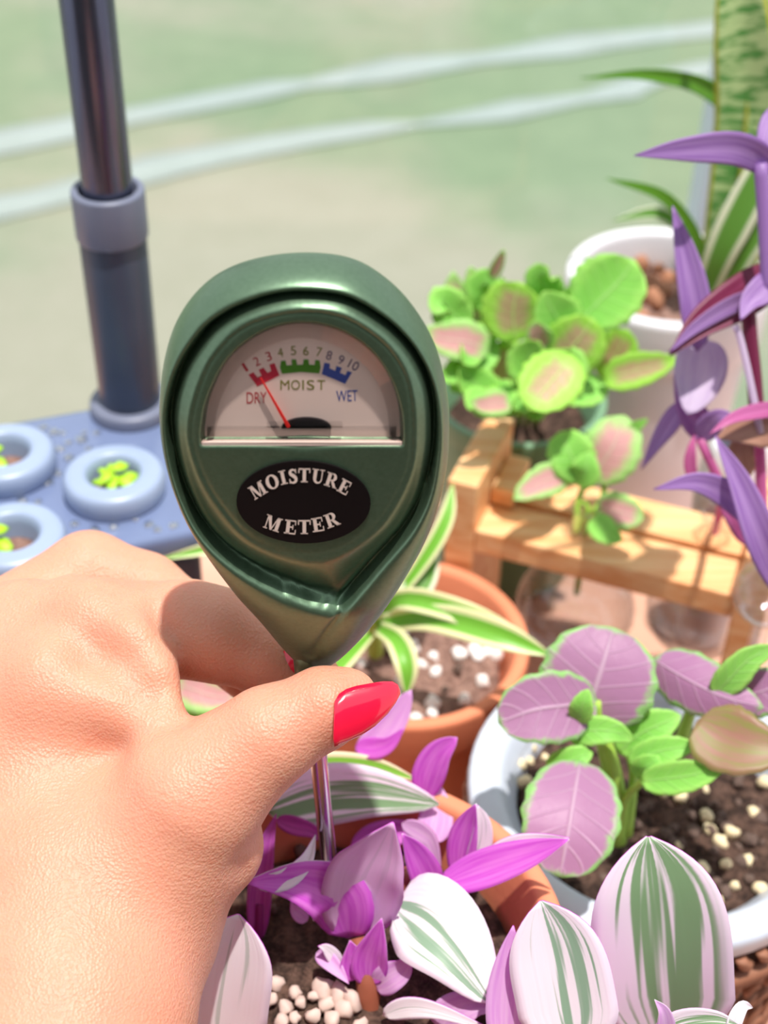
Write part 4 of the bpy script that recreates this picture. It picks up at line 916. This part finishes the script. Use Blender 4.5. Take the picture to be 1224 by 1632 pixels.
cl([(1180, 1110, .486), (1205, 1105, .482), (1235, 1095, .480), (1260, 1090, .480)], 40, (L_COL, L_COLU))
for pts, r in (([(985, 1340, .512), (985, 1270, .500), (972, 1200, .490), (945, 1150, .486)], 15), ([(990, 1320, .508), (1000, 1270, .496), (1030, 1240, .482)], 9), ([(1000, 1330, .510), (1010, 1240, .498), (1000, 1195, .488)], 9), ([(1080, 1200, .510), (1095, 1150, .496), (1110, 1110, .484)], 13), ([(980, 1300, .505), (950, 1240, .492), (925, 1210, .478)], 9), ([(970, 1230, .496), (955, 1170, .488), (952, 1118, .482)], 10)):
    stem('stem', CO, pts, r, L_STEMG)
# ---- spider plant in the second terracotta pot
SP = plant('spider_plant', (cT.x, cT.y, sT), 'green and cream striped spider plant in the speckled terracotta pot')
def sl(pts, hw, mats=(L_SPI,), **k): k.setdefault('kind', 'strap'); k.setdefault('fold', .35); return leaf('leaf', SP, pts, hw, mats, **k)
sl([(598, 1000, .585), (640, 955, .565), (760, 985, .555), (880, 1050, .560)], 20)
sl([(600, 995, .580), (690, 985, .560), (790, 1010, .548), (880, 1045, .545)], 25)
sl([(602, 1000, .580), (632, 1020, .565), (648, 1060, .558), (648, 1110, .560)], 20, (L_SPI,))
sl([(600, 990, .590), (640, 960, .592), (675, 925, .594), (697, 870, .600)], 22, (L_SPIW,))
sl([(590, 1010, .578), (560, 1040, .556), (520, 1080, .540), (480, 1110, .530)], 16)
sl([(585, 990, .590), (480, 900, .575), (380, 870, .565), (250, 892, .560)], 14)
sl([(590, 985, .590), (600, 930, .570), (560, 860, .560), (640, 790, .580)], 14)
sl([(600, 990, .595), (670, 900, .590), (710, 830, .590), (722, 770, .595)], 14)
stem('crown', SP, [(598, 1040, .605), (598, 1010, .592), (598, 985, .582)], 14, L_STEMG)
# a little plant seen in the gap of the hand
GP = W(300, 1140, .56); GP.y -= .01; sg = plant('fittonia', (GP.x, GP.y, 0), 'pale pink and mint leaf glimpsed in the gap between thumb and index finger')
dpt = .56
leaf('leaf', sg, [(270, 1085, dpt), (310, 1100, dpt - .01), (345, 1110, dpt - .012), (400, 1112, dpt - .01)], 34, (L_COLP, L_LIMEU), kind='ovate')
leaf('leaf', sg, [(270, 1150, dpt), (310, 1142, dpt - .006), (345, 1138, dpt - .008), (390, 1140, dpt - .006)], 26, (L_LIMEU, L_LIMEU), kind='ovate')
V, F = tube([(GP.x, GP.y, 0.0), W(275, 1150, dpt), W(270, 1088, dpt)], .0018, 8, 8); mesh_obj('stem', V, F, L_STEMG, sg)
# ---- coleus in the sage planter
CP = plant('coleus', (cP[0], cP[1], sP), 'bushy lime green plant with pinkish leaf centres in the sage planter')
def pl(pts, hw, mats, **k): k.setdefault('kind', 'ovate'); k.setdefault('scallop', .06); return leaf('leaf', CP, pts, hw, mats, n=14, m=8, **k)
zc = .63
for pts, hw, m, kd in [
 ([(925, 510), (955, 480), (985, 450), (1012, 415)], 52, L_LIME, 'round'), ([(822, 545), (818, 510), (820, 480), (830, 450)], 44, L_COLG, 'round'),
 ([(885, 585), (905, 562), (925, 538), (946, 508)], 42, L_COLG, 'round'), ([(912, 565), (890, 595), (866, 622), (842, 652)], 42, L_COLG, 'round'),
 ([(800, 620), (800, 595), (806, 570), (812, 545)], 34, L_COLG, 'round'), ([(780, 560), (745, 545), (710, 540), (672, 528)], 30, L_COLP, 'ovate'),
 ([(795, 548), (760, 570), (730, 590), (696, 605)], 25, L_LIME, 'ovate'), ([(775, 525), (748, 515), (728, 480), (722, 432)], 26, L_COLP, 'ovate'),
 ([(750, 520), (722, 500), (705, 480), (690, 500)], 28, L_LIME, 'ovate'), ([(960, 606), (1000, 594), (1040, 584), (1080, 572)], 25, L_COLG, 'ovate'),
 ([(955, 600), (975, 575), (988, 552), (1000, 525)], 30, L_COLG, 'round'), ([(905, 535), (890, 510), (878, 490), (866, 465)], 36, L_LIME, 'ovate'),
 ([(870, 560), (860, 545), (855, 530), (850, 512)], 22, L_COLP, 'ovate'), ([(815, 640), (795, 642), (772, 645), (748, 640)], 19, L_COLP, 'ovate'),
 ([(962, 605), (940, 620), (918, 630), (896, 642)], 24, L_LIME, 'ovate'), ([(782, 445), (790, 430), (797, 415), (803, 398)], 9, L_COLP, 'ovate'),
 ([(880, 480), (870, 460), (862, 440), (872, 425)], 26, L_LIME, 'ovate'), ([(800, 500), (780, 470), (770, 455), (790, 430)], 30, L_LIME, 'ovate'),
 ([(770, 520), (760, 480), (755, 455), (750, 425)], 20, L_COLP, 'ovate'), ([(850, 600), (840, 580), (848, 560), (860, 545)], 30, L_LIME, 'ovate'),
 ([(900, 610), (905, 590), (890, 575), (880, 560)], 30, L_LIME, 'ovate'), ([(765, 590), (750, 600), (735, 610), (718, 622)], 22, L_LIME, 'ovate'),
 ([(800, 640), (770, 620), (750, 605), (735, 580)], 26, L_LIME, 'ovate'), ([(900, 500), (920, 480), (930, 465), (925, 450)], 24, L_LIME, 'ovate'), ([(860, 520), (845, 500), (850, 470), (868, 450)], 26, L_COLG, 'ovate')]:
    dz = random.uniform(-.02, .015) - (.012 if hw > 38 else 0)
    pl([(x, y, zc + dz - .004 * i) for i, (x, y) in enumerate(pts)], hw * 1.18, (m, L_LIMEU), roll=random.uniform(-18, 18), fold=random.uniform(.05, .3), **{'kind': kd})
for i in range(28):
    x, y = random.uniform(725, 960), (random.uniform(622, 648) if i < 7 else random.uniform(560, 640)) if i < 20 else random.uniform(460, 540)
    a = random.uniform(-1.2, 1.2); L = random.uniform(24, 40); z_ = zc + random.uniform(-.012, .012)
    pl([(x, y - 8, z_), (x + L * math.sin(a) * .5, y + L * .3, z_ - .006), (x + L * math.sin(a), y + L * .75, z_ - .010)], random.uniform(18, 27), (random.choice((L_LIME, L_COLG, L_LIME)), L_LIMEU), roll=random.uniform(-25, 25), fold=random.uniform(.1, .3))
for x, y in ((780, 540), (820, 560), (860, 560), (900, 560), (940, 590)):
    a = Vector((cP[0] + (x - 850) * .0001, cP[1], sP)); V, F = tube([a, (a + W(x, y, zc)) / 2 + Vector((0, 0, .006)), W(x, y, zc)], .0016, 7, 8); mesh_obj('stem', V, F, L_STEMG, CP)
# ---- cutting in the glass bulb
CT = plant('coleus_cutting', (b1.x, b1.y, zs_ - .03), 'small green and pink cutting standing in the glass bulb on the plank')
Zb = (Vector((b1.x, b1.y, zs_ + .012)) - CAM).dot(FWD)
def ct(pts, hw, m, **k): k.setdefault('kind', 'ovate'); return leaf('leaf', CT, [(x, y, Zb - .004 + d) for x, y, d in pts], hw, (m, L_LIMEU), scallop=.06, n=14, m=8, **k)
ct([(940, 765, .0), (962, 735, -.004), (980, 705, -.006), (995, 662, -.004)], 48, L_COLP, kind='round', fold=.1)
ct([(935, 765, .0), (918, 740, -.005), (905, 715, -.006), (892, 688, -.004)], 38, L_LIME, kind='round')
ct([(905, 757, .0), (880, 762, -.006), (850, 775, -.010), (818, 796, -.014)], 28, L_COLP)
ct([(950, 812, -.006), (970, 812, -.010), (995, 818, -.014), (1026, 826, -.016)], 30, L_COLP, kind='round')
ct([(942, 825, -.006), (958, 840, -.012), (972, 852, -.015), (992, 862, -.016)], 22, L_LIME)
ct([(1000, 690, -.004), (1010, 682, -.006), (1020, 676, -.008), (1032, 668, -.01)], 9, L_LIME)
ct([(915, 770, .0), (930, 755, -.006), (935, 740, -.008), (940, 720, -.008)], 26, L_LIME)
for pts in ([(918, 850, .004), (922, 800, 0), (936, 762, -.002)], [(925, 840, .004), (935, 825, -.002), (950, 812, -.006)], [(945, 820, .0), (962, 790, -.002), (960, 755, -.002)]):
    stem('stem', CT, [(x, y, Zb + d) for x, y, d in pts], 7, L_STEMG)
V, F = tube([(b1.x, b1.y, zs_ - .035), (b1.x, b1.y, zs_ + .012), W(922, 800, Zb)], .0014, 7, 8); mesh_obj('stem', V, F, L_STEMG, CT)
# ---- purple heart at the right edge
PH = plant('purple_heart', (b2.x, b2.y, zs_ - .03), 'purple leaved trailing plant with long narrow leaves at the right picture edge')
def ph(pts, hw, m, m2=None, **k): return leaf('leaf', PH, pts, hw, (m, m2 or m), **k)
ph([(1245, 275, .50), (1180, 238, .49), (1090, 238, .485), (1012, 248, .48)], 27, L_PUR, roll=-10)
ph([(1112, 560, .52), (1108, 480, .515), (1092, 400, .512), (1072, 328, .51)], 25, L_PUR, fold=.35)
ph([(1245, 430, .52), (1190, 470, .515), (1120, 515, .51), (1068, 566, .505)], 36, L_PURD, L_PUR, roll=10, fold=.3)
ph([(1240, 470, .512), (1180, 480, .508), (1110, 520, .505), (1066, 562, .502)], 16, L_PUR, L_PURD, roll=-25)
ph([(1240, 440, .508), (1218, 460, .505), (1195, 480, .503), (1180, 510, .50)], 24, L_PUR, L_PURD)
ph([(1120, 540, .53), (1118, 580, .528), (1110, 620, .526), (1096, 660, .524)], 42, L_PURL, L_PUR, kind='ovate')
ph([(1130, 700, .535), (1110, 670, .532), (1092, 640, .53), (1074, 596, .53)], 24, L_PUR, L_PURK)
ph([(1116, 700, .53), (1130, 680, .525), (1150, 665, .52), (1175, 668, .52)], 20, L_PUR, L_PURD)
ph([(1210, 840, .50), (1165, 792, .495), (1110, 768, .49), (1042, 780, .488)], 23, L_PUR, roll=-10)
ph([(1250, 950, .50), (1215, 860, .49), (1180, 770, .488), (1140, 694, .49)], 27, L_PUR, fold=.3)
ph([(1255, 650, .51), (1215, 654, .505), (1170, 665, .50), (1130, 692, .498)], 13, L_PURK, L_PUR)
ph([(1090, 640, .55), (1070, 672, .55), (1048, 704, .55), (1022, 748, .55)], 17, L_PUR, L_PURD, roll=15)
ph([(1250, 690, .515), (1215, 680, .512), (1180, 685, .51), (1142, 698, .508)], 34, L_TAN, L_PUR)
ph([(1195, 760, .52), (1180, 730, .518), (1190, 700, .516), (1215, 690, .515)], 22, L_TAN, L_PURD)
ph([(1246, 170, .50), (1232, 200, .498), (1222, 235, .497), (1216, 290, .497)], 22, L_PUR)
ph([(1205, 870, .54), (1190, 830, .535), (1165, 800, .53), (1150, 780, .53)], 30, L_PURK, L_PUR)
ph([(1105, 770, .535), (1100, 740, .532), (1102, 715, .53), (1108, 690, .53)], 10, L_PURK)
stem('stem', PH, [(1208, 690, .52), (1202, 600, .515), (1196, 540, .512), (1192, 480, .508)], 13, L_PURD, .9)
stem('stem', PH, [(1212, 690, .512), (1194, 600, .508), (1180, 540, .506), (1172, 520, .505)], 6, L_PURL, .9)
stem('stem', PH, [(1226, 470, .508), (1222, 400, .504), (1218, 330, .50), (1212, 260, .496)], 13, L_PUR, .9)
stem('stem', PH, [(1215, 900, .535), (1214, 800, .53), (1210, 690, .52)], 10, L_PURK, .9)
V, F = tube([(b2.x, b2.y, zs_ - .03), (b2.x, b2.y, zs_ + .02), W(1160, 800, .545), W(1116, 700, .53)], .0018, 8, 12); mesh_obj('stem', V, F, L_PURK, PH)
# ---- snake plant and spider plant in the white pot
SN = plant('snake_plant', (cWp.x, cWp.y, sW), 'tall banded green snake plant leaves in the white pot at upper right')
leaf('leaf', SN, [(1135, 470, .73), (1165, 340, .70), (1190, 190, .675), (1182, 20, .65), (1165, -160, .63)], 50, (L_SNAKE, L_SNAKE), kind='strap', fold=.25, n=24, thick=.002)
leaf('leaf', SN, [(1170, 460, .72), (1210, 300, .69), (1240, 120, .665), (1262, -60, .645), (1262, -200, .63)], 44, (L_SNAKE, L_SNAKE), kind='strap', fold=.25, n=24, thick=.002)
SQ = plant('spider_plant', (cWp.x + .02, cWp.y - .01, sW), 'arching spider plant leaves with pale stripes beside the snake plant')
leaf('leaf', SQ, [(1175, 440, .74), (1210, 250, .72), (1140, 150, .70), (1040, 120, .68), (926, 124, .665)], 17, (L_SPIG, L_SPIG), kind='lance', fold=.3, n=24)
leaf('leaf', SQ, [(1130, 460, .71), (1115, 390, .69), (1060, 315, .675), (966, 284, .665)], 10, (L_SPIG, L_SPIG), kind='strap', n=20)
leaf('leaf', SQ, [(1130, 440, .735), (1100, 380, .73), (1050, 340, .725), (975, 352, .72)], 12, (L_SPIW, L_SPIG), kind='strap', n=20)
leaf('leaf', SQ, [(1120, 480, .685), (1150, 400, .665), (1200, 300, .65), (1250, 200, .64)], 28, (L_SPIW, L_SPIW), kind='strap', n=20)
leaf('leaf', SQ, [(1150, 480, .68), (1185, 400, .665), (1230, 330, .655), (1280, 280, .65)], 26, (L_SPIW, L_SPIG), kind='strap', n=20)
